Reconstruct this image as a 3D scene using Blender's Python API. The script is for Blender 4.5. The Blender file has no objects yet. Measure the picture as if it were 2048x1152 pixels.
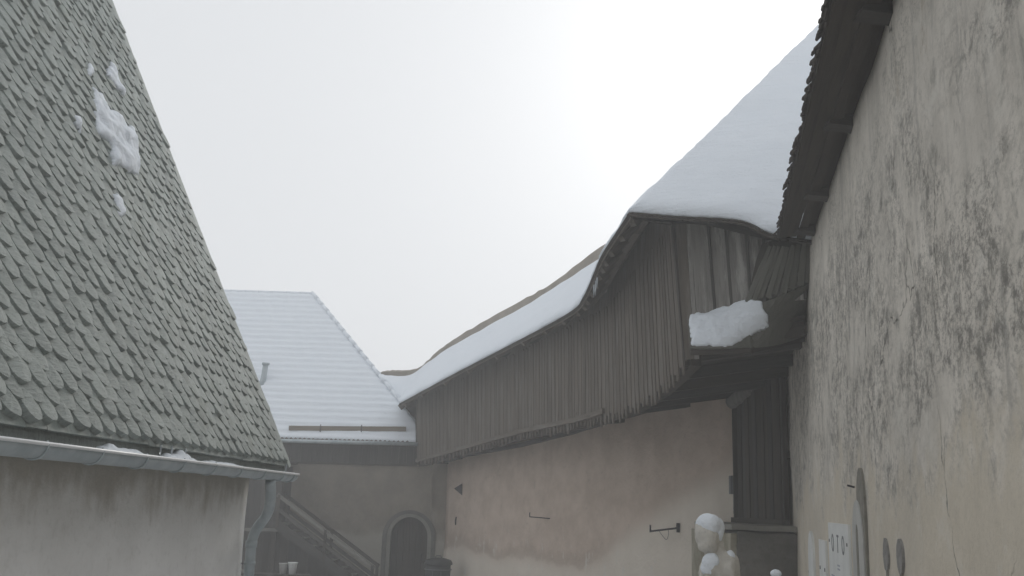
import bpy, bmesh, math, random
from mathutils import Vector, Matrix, noise

# ------------------------------------------------------------------ camera, sky, sun, exposure
S = bpy.context.scene
col = S.collection
rad = math.radians
V = Vector

cam_d = bpy.data.cameras.new('camera')
cam_d.sensor_width = 36.0
cam_d.lens = 35.16
cam_d.clip_start = 0.05
cam_d.clip_end = 1000.0
cam = bpy.data.objects.new('camera', cam_d)
col.objects.link(cam)
_p, _r = rad(12.2), rad(1.7)
_F = V((0, math.cos(_p), math.sin(_p)))
_U = V((0, -math.sin(_p), math.cos(_p)))
_R = V((1, 0, 0))
_R2 = math.cos(_r) * _R + math.sin(_r) * _U
_U2 = -math.sin(_r) * _R + math.cos(_r) * _U
EYE = V((0, 0, 2.6))
cam.matrix_world = Matrix(((_R2.x, _U2.x, -_F.x, EYE.x), (_R2.y, _U2.y, -_F.y, EYE.y),
                           (_R2.z, _U2.z, -_F.z, EYE.z), (0, 0, 0, 1)))
S.camera = cam

SUN_AZ, SUN_EL = rad(16.5), rad(26.0)
SUN_DIR = V((math.cos(SUN_EL) * math.sin(SUN_AZ), math.cos(SUN_EL) * math.cos(SUN_AZ), math.sin(SUN_EL)))
world = bpy.data.worlds.new('World')
S.world = world
world.use_nodes = True
wn, wl = world.node_tree.nodes, world.node_tree.links
wn.clear()
sky = wn.new('ShaderNodeTexSky')
sky.sky_type = 'NISHITA'
sky.sun_disc = False
sky.sun_elevation = SUN_EL
sky.sun_rotation = SUN_AZ
sky.air_density = 1.0
sky.dust_density = 7.0
sky.ozone_density = 1.0
hs = wn.new('ShaderNodeHueSaturation')
hs.inputs['Saturation'].default_value = 0.16
bg = wn.new('ShaderNodeBackground')
bg.inputs['Strength'].default_value = 0.10
wo = wn.new('ShaderNodeOutputWorld')
wl.new(sky.outputs[0], hs.inputs['Color'])
fogmix = wn.new('ShaderNodeMix')          # thin fog bank: mostly an even white sky, a little of the clear one behind it
fogmix.data_type = 'RGBA'
fogmix.inputs[0].default_value = 0.062
fogmix.inputs[6].default_value = (7.25, 7.45, 7.72, 1)
wl.new(hs.outputs[0], fogmix.inputs[7])
wl.new(fogmix.outputs[2], bg.inputs['Color'])
wl.new(bg.outputs[0], wo.inputs['Surface'])

sun_d = bpy.data.lights.new('sun', 'SUN')
sun_d.energy = 0.8
sun_d.angle = rad(16)
sun_d.color = (1.0, 0.96, 0.9)
sun = bpy.data.objects.new('sun', sun_d)
col.objects.link(sun)
sun.rotation_euler = SUN_DIR.to_track_quat('Z', 'Y').to_euler()

S.view_settings.view_transform = 'Standard'
S.view_settings.look = 'None'
S.view_settings.exposure = 0.12
S.view_settings.gamma = 1.0
S.render.engine = 'CYCLES'
S.cycles.use_denoising = True
S.cycles.max_bounces = 8
S.cycles.volume_bounces = 2
random.seed(7)
rnd = random.random
def ru(a, b): return a + (b - a) * rnd()

# ------------------------------------------------------------------ materials
def mat(name, build, rough=0.85):
    m = bpy.data.materials.new(name)
    m.use_nodes = True
    nt = m.node_tree
    nt.nodes.clear()
    out = nt.nodes.new('ShaderNodeOutputMaterial')
    bs = nt.nodes.new('ShaderNodeBsdfPrincipled')
    bs.inputs['Roughness'].default_value = rough
    nt.links.new(bs.outputs[0], out.inputs['Surface'])
    build(N(nt, bs))
    return m

class N:
    """small wrapper that keeps node code short"""
    def __init__(s, nt, bs):
        s.nt, s.bs = nt, bs
        s.tc = nt.nodes.new('ShaderNodeTexCoord')
    def link(s, a, b): s.nt.links.new(a, b)
    def put(s, sock, v):
        if hasattr(v, 'is_linked') or hasattr(v, 'links'): s.link(v, sock)
        elif isinstance(v, (tuple, list)): sock.default_value = tuple(v) + ((1,) if len(v) == 3 and len(sock.default_value) == 4 else ())
        else: sock.default_value = v
    def coords(s, scale=(1, 1, 1), shift=None):
        mp = s.nt.nodes.new('ShaderNodeMapping')
        mp.inputs['Scale'].default_value = scale
        if shift is None: s.link(s.tc.outputs['Object'], mp.inputs['Vector'])
        else:
            ad = s.nt.nodes.new('ShaderNodeVectorMath'); ad.operation = 'ADD'
            s.link(s.tc.outputs['Object'], ad.inputs[0]); s.link(shift, ad.inputs[1])
            s.link(ad.outputs[0], mp.inputs['Vector'])
        return mp.outputs[0]
    def noise(s, scale, detail=6, rough=0.6, stretch=(1, 1, 1), shift=None, dist=0.0):
        n = s.nt.nodes.new('ShaderNodeTexNoise')
        n.inputs['Scale'].default_value = scale
        n.inputs['Detail'].default_value = detail
        n.inputs['Roughness'].default_value = rough
        n.inputs['Distortion'].default_value = dist
        s.link(s.coords(stretch, shift), n.inputs['Vector'])
        return n.outputs['Fac']
    def ramp(s, v, a, b, lo=0.0, hi=1.0):
        m = s.nt.nodes.new('ShaderNodeMapRange')
        m.interpolation_type = 'SMOOTHSTEP'
        m.inputs['From Min'].default_value = a; m.inputs['From Max'].default_value = b
        m.inputs['To Min'].default_value = lo; m.inputs['To Max'].default_value = hi
        s.put(m.inputs['Value'], v)
        return m.outputs[0]
    def math(s, op, a, b=0.0):
        m = s.nt.nodes.new('ShaderNodeMath'); m.operation = op
        s.put(m.inputs[0], a); s.put(m.inputs[1], b)
        return m.outputs[0]
    def mul(s, a, b): return s.math('MULTIPLY', a, b)
    def add(s, a, b): return s.math('ADD', a, b)
    def mix(s, f, a, b, kind='MIX'):
        m = s.nt.nodes.new('ShaderNodeMix'); m.data_type = 'RGBA'; m.blend_type = kind
        s.put(m.inputs[0], f); s.put(m.inputs[6], a); s.put(m.inputs[7], b)
        return m.outputs[2]
    def xyz(s):
        x = s.nt.nodes.new('ShaderNodeSeparateXYZ'); s.link(s.tc.outputs['Object'], x.inputs[0])
        return x.outputs
    def rand(s):
        o = s.nt.nodes.new('ShaderNodeObjectInfo'); g = s.nt.nodes.new('ShaderNodeNewGeometry')
        return s.math('FRACT', s.add(o.outputs['Random'], g.outputs['Random Per Island']))
    def randv(s):
        c = s.nt.nodes.new('ShaderNodeCombineXYZ')
        r = s.mul(s.rand(), 37.0)
        for i in range(3): s.link(r, c.inputs[i])
        return c.outputs[0]
    def color(s, c): s.put(s.bs.inputs['Base Color'], c)
    def bump(s, h, dist=0.01, strength=1.0):
        b = s.nt.nodes.new('ShaderNodeBump')
        b.inputs['Distance'].default_value = dist; b.inputs['Strength'].default_value = strength
        s.link(h, b.inputs['Height']); s.link(b.outputs[0], s.bs.inputs['Normal'])

def g3(v, r=1.0, g=1.0, b=1.0): return (v * r, v * g, v * b)

def m_slate(n):
    sh = n.randv()
    tone = n.rand()
    c = n.mix(tone, (0.175, 0.205, 0.188), (0.30, 0.34, 0.315))
    grain = n.noise(9, 8, 0.7, (1, 5, 1), sh)
    c = n.mix(n.ramp(grain, 0.35, 0.7, 0, 0.55), c, (0.42, 0.455, 0.44))
    spots = n.noise(30, 4, 0.6, (1, 1, 1), sh)
    c = n.mix(n.ramp(spots, 0.56, 0.7, 0, 0.5), c, (0.10, 0.11, 0.095))
    moss = n.ramp(n.noise(3.2, 6, 0.65), 0.52, 0.62, 0, 0.35)
    c = n.mix(moss, c, (0.12, 0.135, 0.095))
    n.color(c); n.bump(n.add(grain, n.mul(spots, 0.4)), 0.02)
def m_snow(n):
    a = n.noise(2.2, 6, 0.6); b = n.noise(28, 5, 0.65)
    n.color(n.mix(a, (0.76, 0.81, 0.87), (0.83, 0.87, 0.915)))
    r_ = n.noise(3.0, 5, 0.6, (0.5, 2.2, 3.0))
    n.bump(n.add(n.add(n.mul(a, 0.5), n.mul(b, 0.3)), n.mul(r_, 0.6)), 0.05)
    n.bs.inputs['Subsurface Weight'].default_value = 0.0
def m_plaster_left(n):
    x, y, z = n.xyz()
    big = n.noise(1.1, 7, 0.62, (1, 1, 0.8)); fine = n.noise(14, 8, 0.7)
    c = n.mix(n.ramp(big, 0.35, 0.7), (0.74, 0.73, 0.71), (0.84, 0.83, 0.815))
    edge = n.add(z, n.add(n.mul(n.add(big, -0.5), 1.1), n.mul(n.add(n.noise(5, 6, 0.6, (1, 1, 0.5)), -0.5), 0.55)))
    st = n.ramp(edge, 2.33, 2.78)
    c = n.mix(n.mul(st, 0.82), c, n.mix(n.noise(6, 6), (0.20, 0.175, 0.135), (0.42, 0.375, 0.30)))
    dirt = n.ramp(n.noise(2.3, 8, 0.7, (1, 1, 0.7)), 0.55, 0.75, 0, 0.35)
    c = n.mix(dirt, c, (0.33, 0.30, 0.25))
    c = n.mix(n.ramp(fine, 0.5, 0.8, 0, 0.35), c, (0.30, 0.29, 0.26))
    n.color(c); n.bump(n.add(fine, n.mul(big, 2.0)), 0.012)
def m_plaster_old(n):
    x, y, z = n.xyz()
    big = n.noise(0.55, 6, 0.6); mid = n.noise(2.4, 8, 0.65, (1, 1, 0.8), None, 0.4); fine = n.noise(22, 8, 0.75, (1, 1, 0.8))
    c = n.mix(n.ramp(mid, 0.3, 0.7), (0.56, 0.52, 0.455), (0.72, 0.67, 0.595))
    # cleaner ochre limewash below an uneven tide line
    line = n.add(z, n.add(n.mul(n.add(mid, -0.5), 1.9), n.mul(n.add(big, -0.5), 1.6)))
    up = n.ramp(line, 2.65, 3.2)
    c = n.mix(n.mul(n.math('SUBTRACT', 1.0, up), 0.65), c, (0.58, 0.51, 0.395))
    # dark lichen mottles
    region = n.ramp(n.noise(0.7, 6, 0.65, (0.7, 1, 1.1), None, 0.6), 0.42, 0.56)
    speck = n.ramp(n.noise(7.0, 12, 0.8, (0.95, 1, 1.0), None, 0.4), 0.455, 0.60)
    grit = n.ramp(n.noise(24.0, 6, 0.8, (0.7, 1, 1.2)), 0.49, 0.58)
    blot = n.ramp(n.noise(2.2, 10, 0.72, (0.9, 1, 0.9), None, 0.5), 0.53, 0.64)
    c = n.mix(n.mul(n.ramp(big, 0.42, 0.62), 0.3), c, (0.40, 0.375, 0.335))
    c = n.mix(n.mul(n.mul(speck, up), n.mul(n.add(n.mul(region, 0.68), 0.10), n.ramp(z, 4.7, 5.6, 1.0, 0.2))), c, (0.115, 0.108, 0.095))
    c = n.mix(n.mul(grit, n.add(n.mul(n.mul(up, region), 0.45), 0.08)), c, (0.17, 0.16, 0.14))
    c = n.mix(n.mul(n.mul(blot, n.add(n.mul(up, 0.9), 0.1)), n.ramp(z, 4.7, 5.6, 0.55, 0.15)), c, (0.15, 0.145, 0.125))
    streak = n.ramp(n.noise(5.0, 6, 0.65, (1, 1, 0.06)), 0.53, 0.68, 0, 0.45)
    c = n.mix(n.mul(streak, up), c, (0.24, 0.23, 0.21))
    rust = n.ramp(n.noise(1.7, 5, 0.6, (1, 1, 0.6)), 0.63, 0.72, 0, 0.65)
    c = n.mix(n.mul(rust, n.ramp(fine, 0.4, 0.6)), c, (0.23, 0.165, 0.08))
    pale = n.ramp(n.noise(3.3, 9, 0.7, (0.7, 1, 0.8)), 0.52, 0.64, 0, 0.5)
    c = n.mix(n.mul(pale, n.math('SUBTRACT', 1.0, n.mul(speck, 0.6))), c, (0.66, 0.63, 0.565))
    vo = n.nt.nodes.new('ShaderNodeTexVoronoi'); vo.feature = 'DISTANCE_TO_EDGE'; vo.inputs['Scale'].default_value = 0.62
    wob = n.nt.nodes.new('ShaderNodeVectorMath'); wob.operation = 'ADD'
    nz = n.nt.nodes.new('ShaderNodeTexNoise'); nz.inputs['Scale'].default_value = 2.5; nz.inputs['Detail'].default_value = 6
    n.link(n.coords((1, 1, 0.45)), wob.inputs[0]); n.link(n.coords(), nz.inputs['Vector'])
    sc = n.nt.nodes.new('ShaderNodeVectorMath'); sc.operation = 'SCALE'; sc.inputs['Scale'].default_value = 0.35
    n.link(nz.outputs['Color'], sc.inputs[0]); n.link(sc.outputs[0], wob.inputs[1]); n.link(wob.outputs[0], vo.inputs['Vector'])
    crack = n.mul(n.ramp(vo.outputs['Distance'], 0.0, 0.004, 1, 0), n.ramp(n.noise(0.9, 3), 0.5, 0.6))
    c = n.mix(n.mul(crack, 0.75), c, (0.07, 0.065, 0.055))
    n.color(c)
    n.bump(n.add(n.add(n.mul(fine, 0.8), n.mul(mid, 2.0)), n.mul(crack, -1.2)), 0.011)
def m_plaster_pink(n):
    x, y, z = n.xyz()
    big = n.noise(0.35, 6, 0.6); mid = n.noise(1.6, 8, 0.65); fine = n.noise(11, 8, 0.7)
    c = n.mix(n.ramp(mid, 0.3, 0.7), (0.43, 0.345, 0.28), (0.55, 0.45, 0.375))
    c = n.mix(n.ramp(n.noise(5, 8, 0.75), 0.55, 0.72, 0, 0.4), c, (0.20, 0.17, 0.14))
    # salt-bleached, rendered base with a sloping upper edge (rises towards the partition at x = 0)
    lim = n.add(1.45, n.mul(n.ramp(x, -0.3, 5.5, 1.0, 0.0), 1.95))
    edge = n.math('SUBTRACT', lim, n.add(z, n.add(n.mul(n.add(big, -0.5), 0.8), n.mul(n.add(mid, -0.5), 0.5))))
    low = n.ramp(edge, -0.25, 0.4)
    c = n.mix(n.mul(low, 0.75), c, n.mix(mid, (0.62, 0.56, 0.48), (0.76, 0.71, 0.62)))
    rim = n.mul(n.ramp(edge, -0.3, -0.03), n.ramp(edge, 0.12, 0.0))
    c = n.mix(n.mul(rim, n.mul(n.ramp(x, 3.0, 5.5), 0.35)), c, (0.26, 0.19, 0.145))
    flake = n.mul(n.ramp(n.noise(5.5, 6, 0.7, (1, 1, 0.3)), 0.585, 0.62), n.ramp(z, 1.3, 2.3, 1.0, 0.0))
    c = n.mix(n.mul(flake, 0.7), c, (0.60, 0.57, 0.52))
    n.color(c); n.bump(n.add(fine, n.mul(mid, 1.8)), 0.02)
def m_plaster_far(n):
    x, y, z = n.xyz()
    big = n.noise(0.4, 6, 0.6); mid = n.noise(1.7, 8, 0.65); fine = n.noise(10, 8, 0.7)
    c = n.mix(n.ramp(mid, 0.3, 0.7), (0.20, 0.175, 0.145), (0.27, 0.235, 0.195))
    edge = n.math('SUBTRACT', 1.75, n.add(z, n.mul(n.add(big, -0.5), 2.4)))
    c = n.mix(n.mul(n.ramp(edge, -0.05, 0.25), 0.8), c, (0.36, 0.345, 0.30))
    n.color(c); n.bump(n.add(fine, n.mul(mid, 1.8)), 0.02)
def m_stone(c0, c1):
    def f(n):
        mid = n.noise(2.0, 8, 0.65); fine = n.noise(18, 8, 0.7)
        c = n.mix(n.ramp(mid, 0.3, 0.7), c0, c1)
        c = n.mix(n.ramp(fine, 0.5, 0.75, 0, 0.5), c, tuple(v * 0.55 for v in c0))
        n.color(c); n.bump(n.add(fine, n.mul(mid, 2.0)), 0.015)
    return f
def m_wood(c0, c1, dark=0.5, wash=None):
    def f(n):
        sh = n.randv(); tone = n.rand()
        c = n.mix(tone, c0, c1)
        grain = n.noise(14, 9, 0.72, (1, 1, 0.07), sh, 0.25)
        c = n.mix(n.ramp(grain, 0.42, 0.68, 0, dark), c, tuple(v * 0.35 for v in c0))
        if wash:
            w = n.ramp(n.noise(6, 8, 0.75, (1, 1, 0.12), sh), 0.48, 0.62, 0, 0.75)
            c = n.mix(w, c, wash)
        n.color(c); n.bump(grain, 0.012)
    return f
def m_zinc(n):
    a = n.noise(5, 6, 0.6); b = n.noise(40, 4, 0.6)
    n.color(n.mix(n.ramp(a, 0.3, 0.7), (0.32, 0.375, 0.40), (0.46, 0.51, 0.53)))
    n.bs.inputs['Metallic'].default_value = 0.3
    n.put(n.bs.inputs['Roughness'], n.ramp(a, 0.2, 0.8, 0.38, 0.62)); n.bump(b, 0.002)
def m_plain(c, spread=0.25, scale=9):
    def f(n):
        a = n.noise(scale, 6, 0.65)
        n.color(n.mix(n.ramp(a, 0.3, 0.7), tuple(v * (1 - spread) for v in c), c)); n.bump(a, 0.004)
    return f
def m_ice(n):
    n.color((0.8, 0.85, 0.9)); n.bs.inputs['Transmission Weight'].default_value = 0.6
    n.bs.inputs['IOR'].default_value = 1.31

M = {
 'slate': mat('slate', m_slate, 0.62), 'snow': mat('snow', m_snow, 0.8),
 'plaster_left': mat('plaster_left', m_plaster_left), 'plaster_old': mat('plaster_old', m_plaster_old, 0.92),
 'plaster_pink': mat('plaster_pink', m_plaster_pink, 0.92), 'plaster_far': mat('plaster_far', m_plaster_far, 0.92),
 'rampart': mat('rampart', m_stone((0.26, 0.225, 0.185), (0.36, 0.32, 0.27)), 0.92),
 'block': mat('block', m_stone((0.11, 0.105, 0.095), (0.19, 0.18, 0.165)), 0.9),
 'blockplaster': mat('blockplaster', m_stone((0.22, 0.20, 0.14), (0.42, 0.39, 0.32)), 0.9),
 'statue': mat('statue', m_stone((0.50, 0.475, 0.425), (0.64, 0.615, 0.56)), 0.85),
 'surround': mat('surround', m_stone((0.19, 0.185, 0.165), (0.27, 0.26, 0.23)), 0.9),
 'recess_shade_dirt': mat('recess_shade_dirt', m_stone((0.10, 0.10, 0.09), (0.15, 0.145, 0.13)), 0.9),  # darker stone colour carrying the shadow and dirt of the door recess
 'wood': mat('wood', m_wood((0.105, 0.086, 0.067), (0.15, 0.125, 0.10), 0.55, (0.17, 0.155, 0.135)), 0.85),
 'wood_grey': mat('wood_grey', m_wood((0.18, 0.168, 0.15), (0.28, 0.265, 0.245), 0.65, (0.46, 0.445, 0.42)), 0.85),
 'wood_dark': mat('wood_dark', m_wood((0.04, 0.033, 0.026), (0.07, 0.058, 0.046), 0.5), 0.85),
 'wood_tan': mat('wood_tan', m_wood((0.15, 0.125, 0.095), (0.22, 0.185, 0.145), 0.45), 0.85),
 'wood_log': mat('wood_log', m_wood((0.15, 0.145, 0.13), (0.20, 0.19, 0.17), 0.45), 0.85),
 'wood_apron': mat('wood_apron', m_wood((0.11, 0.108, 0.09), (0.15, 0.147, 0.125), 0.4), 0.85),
 'wood_umber': mat('wood_umber', m_wood((0.05, 0.045, 0.04), (0.085, 0.078, 0.07), 0.5), 0.85),  # dark grey-brown tone of the timber itself
 'slush': mat('slush', m_plain((0.66, 0.66, 0.66), 0.4, 0.8), 0.9), 'zinc': mat('zinc', m_zinc), 'iron': mat('iron', m_plain((0.035, 0.03, 0.035)), 0.6),
 'rim': mat('rim', m_plain((0.82, 0.83, 0.84), 0.1), 0.35),  # gutter bead: the sky's reflection is painted in as a near-white colour
 'white': mat('white', m_plain((0.70, 0.71, 0.69), 0.12, 3), 0.6), 'greywhite': mat('greywhite', m_plain((0.46, 0.455, 0.43), 0.25, 3), 0.7),
 'ink': mat('ink', m_plain((0.20, 0.20, 0.21)), 0.7), 'paleink': mat('paleink', m_plain((0.40, 0.42, 0.48)), 0.7),
 'cement': mat('cement', m_plain((0.27, 0.26, 0.245), 0.4, 14), 0.9),
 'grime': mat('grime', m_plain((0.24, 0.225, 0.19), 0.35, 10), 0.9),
 'plastic_dark': mat('plastic_dark', m_plain((0.045, 0.047, 0.045)), 0.5), 'box': mat('box', m_plain((0.16, 0.165, 0.17)), 0.6),
 'tile': mat('tile', m_plain((0.16, 0.14, 0.125), 0.4), 0.85), 'ice': mat('ice', m_ice, 0.15),
}

# ------------------------------------------------------------------ mesh helpers
def prop(o, label=None, cat=None, group=None, kind=None):
    if label: o['label'] = label
    if cat: o['category'] = cat
    if group: o['group'] = group
    if kind: o['kind'] = kind
    return o

def wmat(p):
    return p.matrix_basis.copy() if p.parent is None else wmat(p.parent) @ p.matrix_parent_inverse @ p.matrix_basis

def link(name, data, parent=None, mw=None):
    o = bpy.data.objects.new(name, data)
    col.objects.link(o)
    if mw is not None: o.matrix_basis = mw
    if parent is not None:
        o.parent = parent
        o.matrix_parent_inverse = wmat(parent).inverted()
    return o

def thing(name, loc, label, cat, group=None):
    o = link(name, None, None, Matrix.Translation(V(loc)))
    o.empty_display_size = 0.2
    return prop(o, label, cat, group)

def me(name, verts, faces, m, smooth=False):
    d = bpy.data.meshes.new(name)
    d.from_pydata([tuple(v) for v in verts], [], faces)
    d.materials.append(M[m] if isinstance(m, str) else m)
    if smooth: d.shade_smooth()
    d.update()
    return d

def fixn(d):
    bm = bmesh.new(); bm.from_mesh(d)
    bmesh.ops.recalc_face_normals(bm, faces=bm.faces)
    bm.to_mesh(d); bm.free()
    return d

def obj(name, verts, faces, m, parent=None, mw=None, smooth=False, fix=True):
    d = me(name, verts, faces, m, smooth)
    if fix: fixn(d)
    return link(name, d, parent, mw)

BOXF = [(0, 1, 2, 3), (7, 6, 5, 4), (0, 4, 5, 1), (1, 5, 6, 2), (2, 6, 7, 3), (3, 7, 4, 0)]

def frame(p0, p1, side):
    z = (V(p1) - V(p0)); L = z.length; z.normalize()
    s = V(side); s = (s - s.dot(z) * z).normalized()
    y = z.cross(s)
    return Matrix(((s.x, y.x, z.x, p0[0]), (s.y, y.y, z.y, p0[1]), (s.z, y.z, z.z, p0[2]), (0, 0, 0, 1))), L

def board(name, p0, p1, side, w, t, m, parent, tip=0.0, jit=0.0, taper=1.0):
    """a plank from p0 to p1, w wide along side, t thick; tip > 0 gives it a pointed lower end"""
    mw, L = frame(p0, p1, side)
    a, b = w / 2, t / 2
    j = lambda: ru(-jit, jit)
    secs = []
    if tip: secs += [(-tip, 0.28), (-tip * 0.45, 0.72)]
    secs += [(0, 1.0), (L * ru(.3, .45), 1.0 + j() * 3), (L * ru(.6, .75), 1.0 + j() * 3), (L + j() * 0.5, taper)]
    vs, fs = [], []
    for z, k in secs:
        dx, dy = j() * 0.4, j() * 0.3
        vs += [(-a * k + dx, -b + dy, z), (a * k + dx, -b + dy, z), (a * k + dx, b + dy, z), (-a * k + dx, b + dy, z)]
    for i in range(len(secs) - 1):
        q = 4 * i
        for k in range(4): fs.append((q + k, q + (k + 1) % 4, q + 4 + (k + 1) % 4, q + 4 + k))
    fs += [(3, 2, 1, 0), tuple(len(vs) - 4 + k for k in range(4))]
    return obj(name, vs, fs, m, parent, mw)

def bar(name, p0, p1, w, h, m, parent, up=(0, 0, 1)):
    """a beam; w horizontal, h along up"""
    d = (V(p1) - V(p0)).normalized()
    side = d.cross(V(up))
    return board(name, p0, p1, side, w, h, m, parent, jit=0.006)

def tube_data(name, pts, r, m, n=10, smooth=True, caps=True):
    pts = [V(p) for p in pts]
    rs = r if isinstance(r, (list, tuple)) else [r] * len(pts)
    vs, fs = [], []
    ref = V((0, 0, 1))
    t0 = (pts[1] - pts[0]).normalized()
    if abs(t0.z) > 0.9: ref = V((1, 0, 0))
    u = t0.cross(ref).normalized()
    for i, p in enumerate(pts):
        t = (pts[min(i + 1, len(pts) - 1)] - pts[max(i - 1, 0)]).normalized()
        u = (u - u.dot(t) * t).normalized(); w = t.cross(u)
        for k in range(n):
            a = 2 * math.pi * k / n
            vs.append(p + (u * math.cos(a) + w * math.sin(a)) * rs[i])
    for i in range(len(pts) - 1):
        for k in range(n):
            fs.append((i * n + k, i * n + (k + 1) % n, (i + 1) * n + (k + 1) % n, (i + 1) * n + k))
    if caps: fs += [tuple(range(n))[::-1], tuple((len(pts) - 1) * n + k for k in range(n))]
    return fixn(me(name, vs, fs, m, smooth))
def tube(name, pts, r, m, parent=None, n=10, caps=True):
    return link(name, tube_data(name, pts, r, m, n, True, caps), parent)

def lathe(name, prof, m, parent=None, loc=(0, 0, 0), n=24, squash=(1, 1)):
    vs, fs = [], []
    for r, z in prof:
        for k in range(n):
            a = 2 * math.pi * k / n
            vs.append((r * math.cos(a) * squash[0], r * math.sin(a) * squash[1], z))
    for i in range(len(prof) - 1):
        for k in range(n): fs.append((i * n + k, i * n + (k + 1) % n, (i + 1) * n + (k + 1) % n, (i + 1) * n + k))
    fs += [tuple(range(n))[::-1], tuple((len(prof) - 1) * n + k for k in range(n))]
    return obj(name, vs, fs, m, parent, Matrix.Translation(V(loc)), True)

def cr(P, n):
    """Catmull-Rom through points (tuples of any length), n samples per span"""
    P = [V(p) for p in P]; out = []
    for i in range(len(P) - 1):
        a, b, c, d = P[max(i - 1, 0)], P[i], P[i + 1], P[min(i + 2, len(P) - 1)]
        for k in range(n):
            t = k / n
            out.append(0.5 * ((2 * b) + (c - a) * t + (2 * a - 5 * b + 4 * c - d) * t * t + (3 * b - a - 3 * c + d) * t ** 3))
    return out + [P[-1]]

def sheet(name, rows, thick, m, parent=None, amp=0.0, freq=1.0, edge=0.0, up=None, round_edge=True, smooth=True):
    """a closed slab lying on a grid of points; rows[i][j]; lifted by thick with noise, rounded at its rim"""
    R, C = len(rows), len(rows[0])
    vs, fs = [], []
    def nrm(i, j):
        a = V(rows[min(i + 1, R - 1)][j]) - V(rows[max(i - 1, 0)][j])
        b = V(rows[i][min(j + 1, C - 1)]) - V(rows[i][max(j - 1, 0)])
        k = a.cross(b)
        if k.length < 1e-9: return V((0, 0, 1))
        k.normalize()
        return k if (k.z > 0 if up is None else k.dot(V(up)) > 0) else -k
    for i in range(R):
        for j in range(C):
            p = V(rows[i][j]); k = nrm(i, j)
            rim = i in (0, R - 1) or j in (0, C - 1)
            h = thick * (0.45 if (rim and round_edge) else 1.0)
            h += amp * noise.fractal(p * freq, 1.0, 2.0, 4) * (0.5 if rim else 1)
            vs.append(p + k * max(h, thick * 0.15) + (V((ru(-edge, edge), ru(-edge, edge), ru(-edge, edge))) if rim else V((0, 0, 0))))
    for i in range(R):
        for j in range(C): vs.append(V(rows[i][j]))
    o = R * C
    for i in range(R - 1):
        for j in range(C - 1):
            a, b, c, d = i * C + j, i * C + j + 1, (i + 1) * C + j + 1, (i + 1) * C + j
            fs.append((a, b, c, d)); fs.append((o + d, o + c, o + b, o + a))
    ring = [(0, j) for j in range(C)] + [(i, C - 1) for i in range(1, R)] + [(R - 1, j) for j in range(C - 2, -1, -1)] + [(i, 0) for i in range(R - 2, 0, -1)]
    ids = [i * C + j for i, j in ring]
    for k in range(len(ids)):
        a, b = ids[k], ids[(k + 1) % len(ids)]
        fs.append((a, a + o, b + o, b))
    return obj(name, vs, fs, m, parent, None, smooth)

def loft(A, B, nv):
    return [[V(a).lerp(V(b), j / nv) for j in range(nv + 1)] for a, b in zip(A, B)]

def wall(name, p0, p1, z0, top, m, parent=None, step=0.25, thick=0.5, amp=0.012, back=1, lean=0.0, hole=None):
    """a plastered wall from p0 to p1 in plan with an uneven face; local x runs along it, z up, face at y = 0"""
    a, b = V((p0[0], p0[1], 0)), V((p1[0], p1[1], 0))
    x = (b - a).normalized(); y = V((-x.y, x.x, 0)) * back; L = (b - a).length
    mw = Matrix(((x.x, y.x, 0, a.x), (x.y, y.y, 0, a.y), (0, 0, 1, 0), (0, 0, 0, 1)))
    nx = max(2, int(L / step)); nz = max(2, int((top(0) - z0) / step))
    vs, fs = [], []
    for i in range(nx + 1):
        u = L * i / nx; zt = top(u)
        for k in range(nz + 1):
            z = z0 + (zt - z0) * k / nz
            q = mw @ V((u, 0, z))
            d = amp * (noise.fractal(q * 0.8, 1.0, 2.0, 4) * 1.4 + noise.noise(q * 3.1) * 0.35)
            vs.append((u, d - lean * (zt - z) ** 2, z))
    n0 = len(vs)
    for i in range(nx + 1):
        for k in (0, 1): vs.append((L * i / nx, thick, (z0, top(L * i / nx))[k]))
    C = nz + 1
    for i in range(nx):
        for k in range(nz): fs.append((i * C + k, (i + 1) * C + k, (i + 1) * C + k + 1, i * C + k + 1))
        q = n0 + 2 * i
        fs.append((q, q + 1, q + 3, q + 2)); fs.append((i * C + nz, (i + 1) * C + nz, q + 3, q + 1)); fs.append((i * C, q, q + 2, (i + 1) * C))
    fs.append(tuple(range(C)) + (n0 + 1, n0)); fs.append(tuple(nx * C + k for k in range(C)) + (n0 + 2 * nx + 1, n0 + 2 * nx))
    return obj(name, vs, fs, m, parent, mw, True)

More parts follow.
